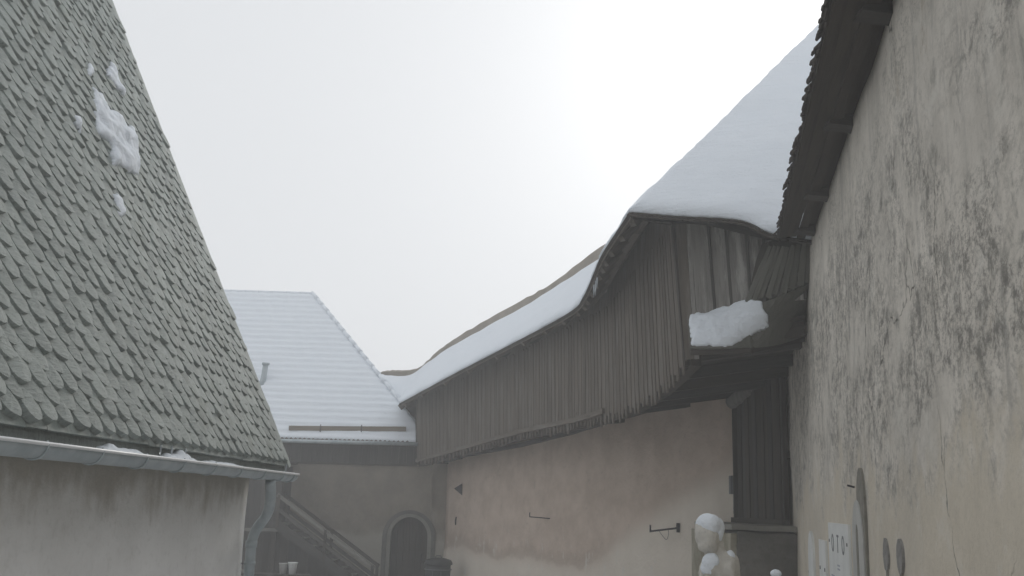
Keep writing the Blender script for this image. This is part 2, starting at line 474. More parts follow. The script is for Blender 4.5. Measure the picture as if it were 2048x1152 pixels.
def inside(p, poly):
    x, y = p; c = False
    for i in range(len(poly)):
        (x1, y1), (x2, y2) = poly[i], poly[i - 1]
        if (y1 > y) != (y2 > y) and x < (x2 - x1) * (y - y1) / (y2 - y1) + x1: c = not c
    return c
def pdist(p, poly):
    P = V(p); best = 9e9
    for i in range(len(poly)):
        a, b = V(poly[i]), V(poly[i - 1]); ab = b - a
        t = max(0, min(1, (P - a).dot(ab) / max(ab.length_squared, 1e-9)))
        best = min(best, (P - a - ab * t).length)
    return best
def snow_patch(name, poly, place, res, thick, m='snow', amp=0.5, freq=9.0, parent=None, seed=0.0):
    """snow lying on a surface inside the outline poly (surface coordinates); place(u, v, h) gives the point h above it"""
    us = [p[0] for p in poly]; vs_ = [p[1] for p in poly]
    nu = int((max(us) - min(us)) / res) + 3; nv = int((max(vs_) - min(vs_)) / res) + 3
    idx, vs, fs = {}, [], []
    def hgt(u, v):
        q = V((u * freq, v * freq, seed))
        w = noise.fractal(q, 1.0, 2.0, 3) * res * 2.0
        d = pdist((u, v), poly) * (1 if inside((u, v), poly) else -1) + w
        if d <= 0: return 0
        return thick * (1 - math.exp(-d / (thick * 0.8))) * (1 + amp * noise.fractal(q * 0.7 + V((9, 3, 1)), 1.0, 2.0, 4))
    H = {}
    for i in range(nu + 1):
        for j in range(nv + 1):
            H[i, j] = hgt(min(us) - res + i * res, min(vs_) - res + j * res)
    def vert(i, j, k):
        if (i, j, k) not in idx:
            idx[i, j, k] = len(vs)
            vs.append(place(min(us) - res + i * res, min(vs_) - res + j * res, max(H[i, j], 0.001) if k else -0.03))
        return idx[i, j, k]
    cells = [(i, j) for i in range(nu) for j in range(nv) if sum(H[a, b] > 0 for a, b in ((i, j), (i + 1, j), (i + 1, j + 1), (i, j + 1))) >= 3]
    cs = set(cells)
    for i, j in cells:
        q = [(i, j), (i + 1, j), (i + 1, j + 1), (i, j + 1)]
        fs.append(tuple(vert(a, b, 1) for a, b in q)); fs.append(tuple(vert(a, b, 0) for a, b in q)[::-1])
        for (e0, e1, nb) in ((0, 1, (i, j - 1)), (1, 2, (i + 1, j)), (2, 3, (i, j + 1)), (3, 0, (i - 1, j))):
            if nb not in cs:
                fs.append((vert(*q[e1], 1), vert(*q[e0], 1), vert(*q[e0], 0), vert(*q[e1], 0)))
    return obj(name, vs, fs, m, parent, None, True)

# ------------------------------------------------------------------ ground
def build_ground():
    n = 60; h = 60.0
    vs = [(-h + 2 * h * i / n, -h + 2 * h * j / n, 0.03 * noise.fractal(V((i * .9, j * .9, 3)), 1, 2, 3)) for i in range(n + 1) for j in range(n + 1)]
    fs = [(i * (n + 1) + j, (i + 1) * (n + 1) + j, (i + 1) * (n + 1) + j + 1, i * (n + 1) + j + 1) for i in range(n) for j in range(n)]
    o = obj('ground', vs, fs, 'slush', None, None, True, False)
    prop(o, 'trodden snow covered courtyard ground', None, None, 'structure')
build_ground()

# ------------------------------------------------------------------ house with the slate roof (left)
KL = 0.045
QL = math.sqrt(1 + KL * KL)
def lw(y, D): return -D + KL * y
house = thing('slate_roofed_house', (lw(9, 3.7), 9, 0), 'low white plastered house with a steep hipped grey green slate roof', 'house')
wall('wall', (lw(2, 3.7), 2), (lw(12.43, 3.7), 12.43), -0.1, lambda u: 2.98, 'plaster_left', house, 0.2, 0.45, 0.010)
wall('end_wall', (lw(12.43, 4.16), 12.41), (-9.5, 12.7), -0.1, lambda u: 2.98, 'plaster_left', house, 0.5, 0.4, 0.006, back=1)

AL = rad(68)
E0 = V((lw(12.66, 3.3), 12.66, 2.99))
AX = V((-KL, -1, 0)) / QL
OUT = V((-1, KL, 0)) / QL
BX = math.cos(AL) * OUT + math.sin(AL) * V((0, 0, 1))
NX = AX.cross(BX).normalized()
if NX.x < 0: NX = -NX
SINA = math.sin(AL)
def far_u(v): return 0.295 * v * SINA          # far hip, distance along the eave from its far corner
def near_u(v): return 7.16 - 0.63 * v * SINA   # near hip
VTOP = 7.16 / (0.925 * SINA)
def roofp(u, v, h=0.0): return E0 + AX * u + BX * v + NX * h
apex = roofp(far_u(VTOP), VTOP, -0.03)
c_far, c_near = roofp(0, -0.02, -0.03), roofp(7.16, -0.02, -0.03)
b_far, b_near = V((-9.6, c_far.y + 0.3, 2.97)), V((-9.6, c_near.y - 0.2, 2.97))
bk = V((-7.6, apex.y, apex.z))
roof = obj('roof', [c_far, c_near, apex, b_far, b_near, bk, c_far - V((0, 0, .05)), c_near - V((0, 0, .05)), b_far - V((0, 0, .05)), b_near - V((0, 0, .05))],
           [(0, 1, 2), (0, 2, 5, 3), (1, 4, 5, 2), (3, 5, 4), (0, 6, 7, 1), (0, 3, 8, 6), (1, 7, 9, 4), (3, 4, 9, 8), (6, 8, 9, 7)], 'slate', house)

def slate_mesh(k):
    rs = random.Random(100 + k); j = lambda s: rs.uniform(-s, s)
    w = 0.5 * (0.232 + j(0.012)); tipx = 0.012 + j(0.025)
    pts = [(-w * .96, .36), (-w, .165 + j(.012)), (-w * .97, .115 + j(.01)), (-w * .87, .068 + j(.008)), (-w * .66, .030 + j(.006)), (-w * .34 + tipx * .4, .008 + j(.004)),
           (tipx, -.002 + j(.004)), (w * .46, .010 + j(.005)), (w * .76, .040 + j(.008)), (w * .93, .09 + j(.01)), (w, .15), (w * .96, .36)]
    if k % 4 == 0: pts[5] = (-w * .32, .014); pts[7] = (w * .5, .014)
    t = 0.036 + j(0.008); n = len(pts); vs, fs = [], []
    for x, y in pts: vs.append((x, y, t - .036 * y / .34 + j(.002)))
    for x, y in pts: vs.append((x * 1.02, y - .004, -.004))
    cx = len(vs); vs.append((.01, .15, t + .004 + j(.004)))
    for i in range(n):
        b = (i + 1) % n
        fs.append((i, b, cx)); fs.append((i, i + n, b + n, b))
    return fixn(me('shingle', vs, fs, 'slate'))
slates = [slate_mesh(k) for k in range(10)]
cands = []
EXPO = 0.128; WID = 0.226
v = 0.02; row = 0
while v < VTOP - 0.1:
    vc = max(v + 0.1, 0)
    drift = 0.035 * math.sin(row * 0.37)
    for q in range(int(near_u(vc) / WID) + 2):
        u = (q + (0.5 if row % 2 else 0.0)) * WID + drift + ru(-.014, .014)
        if far_u(vc) + 0.085 < u < near_u(vc) + 0.05:
            p = roofp(u, v + ru(-.011, .011) - (ru(.02, .05) if rnd() < .015 else 0), 0.030)
            tilt = ru(.07, .12); spin = ru(-.07, .07)
            x = -AX; y = BX; z = NX
            if x.cross(y).dot(z) < 0: x = AX
            R3 = Matrix((x, y, z)).transposed() @ Matrix.Rotation(spin, 3, 'Z') @ Matrix.Rotation(-tilt, 3, 'X') @ Matrix.Rotation(ru(-.04, .04), 3, 'Y')
            mw = Matrix.Translation(p) @ R3.to_4x4() @ Matrix.Diagonal((ru(.86, 1.04), ru(.94, 1.06), ru(1.0, 1.3), 1))
            cands.append((p, mw, random.randrange(10)))
    v += EXPO; row += 1
def in_view(p):
    d = p - EYE; w = d.dot(_F)
    return w > 0.1 and abs(d.dot(_R2) / w) < 0.515 and abs(d.dot(_U2) / w) < 0.29
cands.sort(key=lambda c: (not in_view(c[0]), (c[0] - EYE).length))
for p, mw, k in cands[:300]: link('shingle', slates[k], roof, mw)
vs, fs = [], []
for p, mw, k in cands[300:]:
    d = slates[k]; o = len(vs)
    vs += [mw @ q.co for q in d.vertices]; fs += [tuple(i + o for i in f.vertices) for f in d.polygons]
prop(obj('shingles', vs, fs, 'slate', roof, None, False, False), None, None, None, 'stuff')
# starter course with a straight lower edge
u = 0.02
while u < 7.1:
    w = ru(.22, .38)
    board('starter_slate', roofp(u + w / 2, -0.015 + ru(-.008, .008), .012), roofp(u + w / 2, .18, .006), AX, w * .985, .02, 'slate', roof, jit=.004); u += w
# hip cover along the far corner
hp = [roofp(far_u(q) - 0.01, q, 0.01) for q in (0.0, 2, 4, 6, VTOP)]
for a, b in zip(hp[:-1], hp[1:]): board('hip_board', a, b, NX.cross(b - a), 0.03, 0.05, 'wood_dark', roof)
v = -0.03
while v < VTOP - .3:
    p = roofp(far_u(max(v, 0)) + .065, v, .034); dv = (roofp(far_u(v + 1), v + 1) - roofp(far_u(v), v)).normalized()
    board('hip_slate', p, p + dv * .24, NX.cross(dv), ru(.13, .15), .02, 'slate', roof, jit=.004); v += .125
# timber eave moulding behind the gutter

# gutter
def gut_c(y): return V((lw(y, 3.29), y, 2.886))
vs, fs = [], []; ys = [2.4 + (12.84 - 2.4) * i / 24 for i in range(25)]; K = 10; r = 0.092
for y in ys:
    c = gut_c(y)
    for rr in (r, r - 0.006):
        for k in range(K + 1):
            a = math.pi + math.pi * k / K
            vs.append(c + V((math.cos(a) * rr, 0, math.sin(a) * rr)))
W = 2 * (K + 1)
for i in range(len(ys) - 1):
    for k in range(K):
        fs.append((i * W + k, i * W + k + 1, (i + 1) * W + k + 1, (i + 1) * W + k))
        q = K + 1 + k
        fs.append((i * W + q + 1, i * W + q, (i + 1) * W + q, (i + 1) * W + q + 1))
    fs.append((i * W + K, i * W + W - 1, (i + 1) * W + W - 1, (i + 1) * W + K)); fs.append((i * W, (i + 1) * W, (i + 1) * W + K + 1, i * W + K + 1))
e = (len(ys) - 1) * W
fs.append(tuple(e + k for k in range(K + 1)))
gutter = obj('gutter', vs, fs, 'zinc', house, None, True)
tube('rim', [gut_c(2.4) + V((r, 0, .003)), gut_c(12.85) + V((r, 0, .003))], 0.013, 'rim', gutter, 8)  # front bead, its sky reflection painted as pale colour
for y in (3.1, 3.95, 4.8, 5.62, 6.42, 7.22, 8.02, 8.85, 9.68, 10.5, 11.35, 12.15, 12.62):
    pts = [gut_c(y) + V((math.cos(a) * (r + .006), 0, math.sin(a) * (r + .006))) for a in [math.pi + math.pi * k / 12 for k in range(13)]]
    pts.append(gut_c(y) + V((r - 0.008, 0, 0.022)))
    tube('bracket', pts, 0.007, 'zinc', gutter, 6)
dp = cr([(-2.754, 11.915, 2.784), (-2.768, 12.051, 2.567), (-2.848, 12.256, 2.390), (-2.992, 12.394, 2.209), (-3.041, 12.422, 2.060)], 6)
end = dp[-1]; dp = dp + [V((end.x, end.y, 1.2)), V((end.x, end.y, 0.0))]
down = tube('downpipe', dp, 0.062, 'zinc', house, 14)
tube('collar', [V((end.x, end.y, end.z + .02)), V((end.x, end.y, end.z - .06))], 0.070, 'zinc', down, 14)
tube('clamp', [V((end.x, end.y, end.z - .22)), V((end.x, end.y, end.z - .26))], 0.068, 'zinc', down, 14)
bar('stay', V((end.x, end.y, end.z - .24)), V((end.x - .13, end.y - .03, end.z - .24)), 0.012, 0.012, 'iron', down)

# snow left on the slates
def rp(u, v, h): return roofp(u, v, 0.066 + h)
patches = [
 ('large irregular snow patch clinging to the middle of the slate roof',
  [(3.327, 3.803), (3.113, 3.861), (3.058, 3.698), (2.731, 3.782), (2.644, 3.680), (2.400, 3.739), (2.497, 3.466), (2.687, 3.095), (2.849, 3.002), (3.130, 2.979), (3.264, 2.952), (3.456, 2.898), (3.351, 3.187), (3.575, 3.179), (3.572, 3.373)], .050),
 ('forked snow patch highest on the slate roof near its right edge',
  [(2.697, 4.348), (2.450, 4.533), (2.403, 4.441), (2.429, 4.314), (2.304, 4.265), (2.412, 4.133), (2.530, 4.192), (2.642, 4.214), (2.747, 4.244)], .042),
 ('narrow snow streak low on the slate roof below the large patch',
  [(3.646, 2.546), (3.523, 2.566), (3.493, 2.469), (3.544, 2.315), (3.673, 2.285), (3.713, 2.397)], .032),
 ('tiny oval snow lump left of the forked snow patch on the slates', [(3.299, 4.089), (3.198, 4.150), (3.209, 4.051), (3.315, 3.941), (3.388, 3.930)], .04),
 ('thin broken snow smear left of the large patch on the slates', [(4.122, 3.147), (4.028, 3.177), (4.033, 3.060), (4.033, 2.987), (4.109, 2.957), (4.112, 3.059)], .025),
]
for lab, poly, th in patches:
    prop(snow_patch('snow_patch', poly, rp, 0.022, th, amp=.9, freq=7, seed=rnd() * 20), lab, 'snow', 'snow patches on the slate roof')
# snow lumps lying in the gutter
for lab, y0, y1, h in (('ragged snow ridge in the gutter below the narrow snow streak', 7.35, 8.05, .05), ('tallest snow lump heaped in the middle of the gutter', 8.55, 9.25, .075),
                       ('long low snow strip in the gutter towards the downpipe', 9.5, 10.8, .035)):
    n = 22; rows = []
    for i in range(n + 1):
        y = y0 + (y1 - y0) * i / n; c = gut_c(y)
        k = math.sin(math.pi * i / n) ** .6 * (0.3 + 1.6 * abs(noise.noise(V((y * 7, 2, 1)))))
        rows.append([c + V((r * .86 * math.cos(a), 0, -0.02 + (h * 1.6 * k + .03) * math.sin(a))) for a in [math.pi * q / 8 for q in range(9)]])
    prop(sheet('snow_lump', rows, 0.006, 'snow', None, 0.008, 14), lab, 'snow', 'snow lying in the gutter')
for lab, (u, L) in (('thin icicle hanging from the slate eave nearest the downpipe', (0.16, .20)), ('short icicle hanging left of the snow ridge in the gutter', (4.2, .10)),
                    ('longest icicle in the short row above the gutter snow', (3.95, .14)), ('stubby icicle in the short row above the gutter snow', (3.62, .07))):
    p = roofp(u, 0.0, 0.03)
    prop(tube('icicle', [p, p - V((0, 0, L * .5)), p - V((0, 0, L))], [.010, .007, .002], 'ice', None, 6), lab, 'icicle', 'icicles on the slate eave')

# ------------------------------------------------------------------ plastered building (right)
KR = 0.206
def rw(y, R=1.2): return R + KR * y
RD = V((KR, 1, 0)).normalized(); RN = V((-1, KR, 0)).normalized()
hall = thing('plastered_building', (rw(9, 2.4), 9, 0), 'tall stained plaster building with a shingled overhanging eave', 'building')
wall('wall', (rw(0.4), 0.4), (rw(18.7), 18.7), -0.1, lambda u: 5.87, 'plaster_old', hall, 0.13, 0.6, 0.012, back=-1)
wall('end_wall', (rw(0.4) + .6, 0.41), (8.5, -0.6), -0.1, lambda u: 5.87, 'plaster_old', hall, 0.5, 0.4, 0.01, back=1)
RO = 0.77
def eave_r(y, R=RO, z=5.86): return V((rw(y, R), y, z))
y0, y1 = 0.2, 11.75
hroof = obj('roof', [eave_r(y0, RO + .03, 5.90), eave_r(y1, RO + .03, 5.90), eave_r(y1, 5.0, 10.6), eave_r(y0, 5.0, 10.6),
                     eave_r(y0, RO + .03, 5.84), eave_r(y1, RO + .03, 5.84), eave_r(y1, 5.1, 10.5), eave_r(y0, 5.1, 10.5)], BOXF, 'wood_dark', hall)
for i, (a, b, dz) in enumerate(((.79, .90, 0), (.905, 1.02, .018), (1.025, 1.12, -.01), (1.125, 1.24, .03))):
    c = (a + b) / 2
    board('soffit_board', eave_r(y0, c, 5.875 + dz), eave_r(y1, c, 5.875 + dz), (-1, KR, 0), b - a, 0.03, 'wood_dark', hroof, jit=.004)
for y in (2.0, 4.0, 6.05, 8.0, 9.95, 11.3):
    mw, L = frame(eave_r(y, 1.24, 5.80), eave_r(y, 0.98, 5.82), (KR, 1, 0))
    vs = []
    for z, hh in ((0, .11), (.12, .10), (.2, .07), (L, .03)):
        vs += [(-.09, -.05 - 0, z), (.09, -.05, z), (.09, -.05 + hh, z), (-.09, -.05 + hh, z)]
    vs = [(x, -y_ - .04, z) for x, y_, z in vs]
    fs = [(q + k, q + (k + 1) % 4, q + 4 + (k + 1) % 4, q + 4 + k) for q in (0, 4, 8) for k in range(4)] + [(0, 1, 2, 3), (12, 13, 14, 15)]
    obj('corbel', vs, fs, 'wood_umber', hroof, mw)
y = 2.2
while y < 11.72:
    w = ru(.06, .10); p = eave_r(y, RO + ru(-.022, .018), 5.862 + ru(-.012, .012))
    up = V((1, -KR, 1.02)).normalized()
    board('shingle', p, p + up * .45, RD, w, 0.018, 'wood_dark', hroof, jit=.008)
    if rnd() < .5:
        p2 = eave_r(y + .03, RO + ru(-.03, 0.0), 5.886); board('shingle', p2, p2 + up * .4, RD, w * .8, 0.015, 'wood_dark', hroof, jit=.008)
    y += w + .004

# boards and plates fixed to the tall wall; local x along the wall (towards the far end), y out of it, z up
def wallm(y, z, off=0.012):
    p = V((rw(y), y, z)) + RN * off
    return Matrix(((RD.x, RN.x, 0, p.x), (RD.y, RN.y, 0, p.y), (0, 0, 1, p.z), (0, 0, 0, 1)))
def slab(name, outline, t, m, mw, parent=None):
    n = len(outline)
    vs = [(x, t, z) for x, z in outline] + [(x, -.05, z) for x, z in outline]
    fs = [tuple(range(n)), tuple(range(2 * n - 1, n - 1, -1))] + [(i, i + n, (i + 1) % n + n, (i + 1) % n) for i in range(n)]
    return obj(name, vs, fs, m, parent, mw)
def arch(w, z0, zs, rise, n=12):
    return [(-w, z0), (-w, zs)] + [(-w * math.cos(math.pi * k / n), zs + rise * math.sin(math.pi * k / n)) for k in range(1, n)] + [(w, zs), (w, z0)]
def text(body, size, mw, parent, m='ink', sx=1.0):
    c = bpy.data.curves.new('letter', 'FONT'); c.body = body; c.size = size; c.align_x = 'CENTER'; c.extrude = 0.002
    t = bpy.data.objects.new('tmp', c); col.objects.link(t)
    dg = bpy.context.evaluated_depsgraph_get(); dg.update()
    d = bpy.data.meshes.new_from_object(t.evaluated_get(dg))
    bpy.data.objects.remove(t); bpy.data.curves.remove(c)
    d.name = 'letter'; d.materials.clear(); d.materials.append(M[m])
    return link('letter', d, parent, mw)
# the text faces the yard: its x runs towards the camera end of the wall, up is z
def textm(y, z, off):
    p = V((rw(y), y, z)) + RN * off; x = -RD; zz = x.cross(V((0, 0, 1)))
    return Matrix(((x.x, 0, zz.x, p.x), (x.y, 0, zz.y, p.y), (x.z, 1, zz.z, p.z), (0, 0, 0, 1)))
sg = slab('sign_board', [(-.83, -1.3), (-.83, 0), (.83, 0), (.83, -1.3)], .008, 'white', wallm(10.02, 2.51))
prop(sg, 'white lettered sign board on the tall plaster wall', 'sign')
for ch, dx in (('O', -.42), ('T', 0.0), ('O', .42)):
    text(ch, 0.25, textm(10.02 - dx, 2.23, .022), sg)
for (dx, dz, w, h) in ((-.5, -.52, .3, .10), (-.45, -.68, .25, .07), (.0, -.40, .22, .09), (.45, -.60, .5, .13), (.4, -.80, .4, .09), (-.4, -.95, .3, .07), (.35, -1.0, .5, .07)):
    nl = max(2, int(h / .035))
    for q in range(nl):
        mw = wallm(10.02 - dx, 2.51 + dz - q * .035, .018)
        slab('text_line', [(-w / 2 * ru(.8, 1), -.008), (-w / 2, .008), (w / 2, .008), (w / 2 * ru(.8, 1), -.008)], .003, 'paleink', mw, sg)
for dx in (-.72, .72): slab('screw', arch(.015, -.015, 0, .015, 8), .014, 'iron', wallm(10.02 - dx, 2.33), sg)
hb = slab('hanging_board', arch(.34, -1.2, -.45, .45), .008, 'greywhite', wallm(8.62, 2.72)); prop(hb, 'round topped pale board hanging from a nail nearest the camera', 'board')
tube('nail', [V((rw(8.8), 8.8, 2.83)), V((rw(8.8), 8.8, 2.83)) + RN * .06 + V((0, 0, .015))], .010, 'iron', hb, 6)
slab('crest', arch(.06, -.62, -.30, .10), .011, 'grime', wallm(8.62, 2.72), hb)
ab = slab('round_topped_board', arch(.34, -1.2, -.34, .34), .008, 'white', wallm(13.0, 2.38)); prop(ab, 'round topped white board farthest along the plaster wall', 'board')
wp = slab('blank_panel', [(-.36, -1.0), (-.36, 0), (.36, 0), (.36, -1.0)], .008, 'white', wallm(11.55, 2.31)); prop(wp, 'small blank white panel left of the lettered sign board', 'panel')
for dx in (-.25, .25): slab('screw', arch(.02, -.02, 0, .02, 8), .014, 'iron', wallm(11.55 - dx, 2.0), wp)
gs = slab('grime_stain', arch(.22, -.75, -.1, .28), .003, 'grime', wallm(8.42, 2.80, .008));  # dark grimy stain on the plaster itself
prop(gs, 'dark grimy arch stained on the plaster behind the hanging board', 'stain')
for (y, z, lab) in ((7.27, 2.33, 'round grey plate on the plaster wall nearer the hanging board'), (6.72, 2.34, 'round grey plate on the plaster wall farther from the hanging board')):
    pl = slab('round_plate', [(.105 * math.cos(2 * math.pi * k / 20) * ru(.93, 1.05), .115 * math.sin(2 * math.pi * k / 20) * ru(.95, 1.05)) for k in range(20)], .004, 'cement', wallm(y, z, .008))
    prop(pl, lab, 'plate', 'round grey plates on the tall wall')
    slab('drip_stain', [(-.03, -.35), (-.035, -.1), (.03, -.1), (.012, -.33)], .003, 'grime', wallm(y, z, .006), pl)

# ------------------------------------------------------------------ rampart and courtyard walls
crest = [(6.2, 16.6, 8.9), (4.3, 18.5, 8.7), (2.182, 21.300, 8.354), (0.980, 24.000, 7.932), (0.246, 25.700, 7.828), (-1.299, 29.000, 7.522), (-2.139, 30.000, 7.115), (-2.861, 30.600, 6.580), (-3.637, 30.700, 6.492), (-4.060, 30.800, 6.399), (-5.2, 31.6, 5.6)]
C = cr(crest, 7); vs, fs = [], []
for i, p in enumerate(C):
    t = (C[min(i + 1, len(C) - 1)] - C[max(i - 1, 0)]); t.z = 0; t.normalize(); nn = V((t.y, -t.x, 0))
    if nn.x < 0 and nn.y < 0: nn = -nn
    j = .03 * noise.noise(V((i * .9, 0, 0))) + ru(-.012, .012)
    for q, z in ((.55, -.1), (.55, 5.1), (0, 5.4), (0, p.z + j), (.12, p.z + .05 + j), (1.0, p.z - .02 + j), (1.0, -.1)):
        vs.append(V((p.x, p.y, z)) + nn * q)
for i in range(len(C) - 1):
    for k in range(6): fs.append((i * 7 + k, (i + 1) * 7 + k, (i + 1) * 7 + k + 1, i * 7 + k + 1))
rp_ = obj('rampart_wall', vs, fs, 'rampart')
prop(rp_, 'tan masonry rampart whose sweeping crest rises behind the snowy gallery roof', 'wall')

CA, CB = V((4.12, 18.0, 0)), V((-1.68, 28.7, 0))
wt = [(0, 4.62), (1.88, 4.6), (3.5, 4.43), (5.5, 4.2), (7.9, 4.0), (10.9, 3.84), (12.3, 3.7)]
def wtop(u):
    for (a, za), (b, zb) in zip(wt[:-1], wt[1:]):
        if u <= b: return za + (zb - za) * (u - a) / (b - a)
    return wt[-1][1]
cw = wall('courtyard_wall', CA, CB, -0.1, lambda u: wtop(u) + .25, 'plaster_pink', None, 0.2, 0.5, 0.03, back=-1)
prop(cw, 'pinkish plaster courtyard wall bleached pale along its base under the gallery', 'wall')
CD = (CB - CA).normalized(); CN = V((-CD.y, CD.x, 0));
if CN.y > 0: CN = -CN

# ------------------------------------------------------------------ timber gallery
TOP = [(2.188, 13.000, 6.369), (2.062, 14.600, 6.289), (1.813, 16.400, 6.064), (1.643, 17.400, 5.941), (1.250, 19.200, 6.001), (0.250, 22.600, 5.942), (-1.330, 26.200, 5.658), (-2.594, 28.250, 5.311)]
BOT = [(2.322, 13.000, 4.541), (2.150, 14.600, 4.309), (1.874, 16.400, 4.176), (1.694, 17.400, 4.177), (1.298, 19.200, 4.152), (0.299, 22.600, 4.146), (-1.259, 26.200, 3.895), (-2.485, 28.250, 3.661)]
EAV = [(1.519, 12.500, 6.300), (1.356, 14.300, 6.223), (1.304, 15.200, 6.126), (1.236, 16.400, 6.003), (1.071, 17.600, 5.943), (0.224, 20.900, 5.957), (-1.481, 24.900, 5.625), (-2.996, 27.700, 5.176)]
RTP = [(3.6, 15.0, 8.8), (3.62, 15.7, 8.7), (3.4, 16.6, 8.55), (3.2, 17.6, 8.42), (2.85, 18.9, 8.25), (1.875, 21.500, 7.837), (0.252, 25.500, 7.483), (-1.391, 28.800, 7.102)]
gal = thing('timber_gallery', (0.6, 21, 3.9), 'long weathered plank gallery curving along the top of the courtyard wall', 'gallery')
gal_t = cr(TOP, 12); gal_b = cr(BOT, 12)
def arc(L):
    s = [0.0]
    for a, b in zip(L[:-1], L[1:]): s.append(s[-1] + (b - a).length)
    return s
sa = arc(gal_t)
def at(L, s):
    for i in range(len(sa) - 1):
        if s <= sa[i + 1]: return L[i].lerp(L[i + 1], (s - sa[i]) / max(sa[i + 1] - sa[i], 1e-6))
    return L[-1].copy()
s = 0.03; k = 0
while s < sa[-1] - .03:
    w = ru(.075, .15)
    a, b = at(gal_b, s + w / 2), at(gal_t, s + w / 2)
    d = at(gal_t, min(s + w, sa[-1])) - at(gal_t, s); d.z = 0; d.normalize(); out = V((-d.y, d.x, 0))
    if out.x > 0: out = -out
    off = out * (.005 if k % 2 else -.003)
    a = a + off + V((0, 0, ru(-.04, .03) + (ru(-.07, .0) if s < 4 else 0))); b = b + off + V((0, 0, .10 + (ru(-.05, .02) if k % 2 else 0)))
    board('plank', a, b, d, w * 1.08, .024, 'wood', gal, tip=ru(.08, .18) if k % 2 else 0, jit=.006)
    s += w * .93; k += 1
# rail along the foot of the planks, beam under the eave
for L, dz, w, h, m, off in ((gal_b, .05, .05, .09, 'wood', .045), (gal_b, -.02, .14, .16, 'wood_dark', -.12), (gal_t, .12, .12, .14, 'wood_dark', -.1)):
    P = [L[i] for i in range(36 if off > 0 else 0, len(L), 6)]
    for a, b in zip(P[:-1], P[1:]):
        d = (b - a); d.z = 0; d.normalize(); out = V((-d.y, d.x, 0))
        if out.x > 0: out = -out
        bar('rail' if off > 0 else 'beam', a + out * off + V((0, 0, dz)), b + out * off + V((0, 0, dz)), w, h, m, gal)
# boarding that closes the gap between plank tops and roof
fr_rows = []
for i in range(0, len(gal_t), 3):
    d = gal_t[min(i + 1, len(gal_t) - 1)] - gal_t[max(i - 1, 0)]; d.z = 0; d.normalize(); inn = V((d.y, -d.x, 0))
    if inn.x < 0: inn = -inn
    hh = .48 if i < 5 else .64 if i < 34 else .40 if i < 45 else .28
    fr_rows.append([gal_t[i] + inn * .03 - V((0, 0, .05)), gal_t[i] + inn * .06 + V((0, 0, hh))])
sheet('frieze', fr_rows, .02, 'wood', gal, 0, 1, 0, (-1, -.3, 0), False, False)
# gallery roof: deck, soffit boards, rafters
E = cr(EAV, 8); T = cr(RTP, 8)
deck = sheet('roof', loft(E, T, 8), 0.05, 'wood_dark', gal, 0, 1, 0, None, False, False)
nb = 4
for q in range(nb):
    f0, f1 = q / nb + .01, (q + 1) / nb - .005
    A = [e.lerp(t, .42 * f0) + V((0, 0, -.03)) for e, t in zip(E, T)]; B = [e.lerp(t, .42 * f1) + V((0, 0, -.03 - .008 * (q % 2))) for e, t in zip(E, T)]
    sheet('soffit_board', [A, B], 0.02, 'wood', deck, 0, 1, 0, None, False, False)
for i in range(1, len(E) - 1, 3):
    a = E[i].lerp(T[i], .025) - V((0, 0, .085)); b = E[i].lerp(T[i], .36) - V((0, 0, .085))
    bar('rafter', a, b, .09, .10, 'wood_tan' if i > 34 else 'wood', deck)
A = [e.lerp(t, .16) - V((0, 0, .15)) for e, t in zip(E, T)]
for a, b in zip(A[0:40:5], A[5:45:5]): bar('purlin', a, b, .10, .10, 'wood', deck)
# eave shingle ends
es = arc(E); s = 0.0
tot = es[-1]
def ate(L, s):
    for i in range(len(es) - 1):
        if s <= es[i + 1]: return L[i].lerp(L[i + 1], (s - es[i]) / max(es[i + 1] - es[i], 1e-6))
    return L[-1].copy()
while s < tot - .1:
    w = ru(.10, .16); a = ate(E, s + w / 2); t = ate(T, s + w / 2); d = (ate(E, s + w) - ate(E, s)).normalized(); up = (t - a).normalized()
    if s < 9 or rnd() < .5: board('shingle', a - up * ru(.02, .05) + V((0, 0, .035)), a + up * .3 + V((0, 0, .055)), d, w, .018, 'wood_dark', deck, jit=.006)
    s += w * (1.0 if s < 9 else 1.6)
# far return of the gallery above the neighbouring house
pe = E[-1]; tb = gal_t[-1]; bb = gal_b[-1]
for k in range(7):
    f = k / 7; a = bb.lerp(V((-1.3, 28.85, bb.z)), f + .06); b = tb.lerp(V((-1.3, 28.85, 7.0)), f + .06)
    board('end_plank', a, b, (1, .4, 0), .24, .024, 'wood_dark', gal, jit=.004)
bar('barge_board', E[-1] - V((0, 0, .06)), T[-1] - V((0, 0, .06)), .04, .16, 'wood', deck)

# projecting bay at the near end: front planks, fan of boards, apron, hipped roof
FL, FR = V((2.22, 13.0, 0)), V((3.70, 12.28, 0))
fd = (FR - FL).normalized(); fn = V((fd.y, -fd.x, 0))
if fn.y > 0: fn = -fn
LB, RB = 5.06, 5.40
s = 0.0; k = 0; LF = (FR - FL).length
widths = [.07, .06, .06, .24, .23, .26, .22, .25, .24]
for w in widths:
    c = s + w / 2; f = c / LF; p = FL + fd * c
    lean = .10 * (1 - f)
    a = V((p.x + lean * .8, p.y, 4.52 if k < 3 else LB + (RB - LB) * f * .5)); b = V((p.x - lean * .3, p.y, 6.44 - .26 * f))
    board('front_plank', a + fn * (.015 if k % 2 else .0), b + fn * (.015 if k % 2 else .0), fd, w * 1.02, .026, 'wood_grey' if k > 1 else 'wood', gal, jit=.005)
    if k > 2: board('batten', a + fd * w / 2 + fn * .035, b + fd * w / 2 + fn * .035, fd, .035, .02, 'wood_umber', gal, jit=.003)
    s += w; k += 1
bar('corner_post', V((2.36, 13.1, 4.45)), V((2.20, 13.1, 6.4)), .12, .12, 'wood_dark', gal, up=(0, 1, 0))
nf = 9
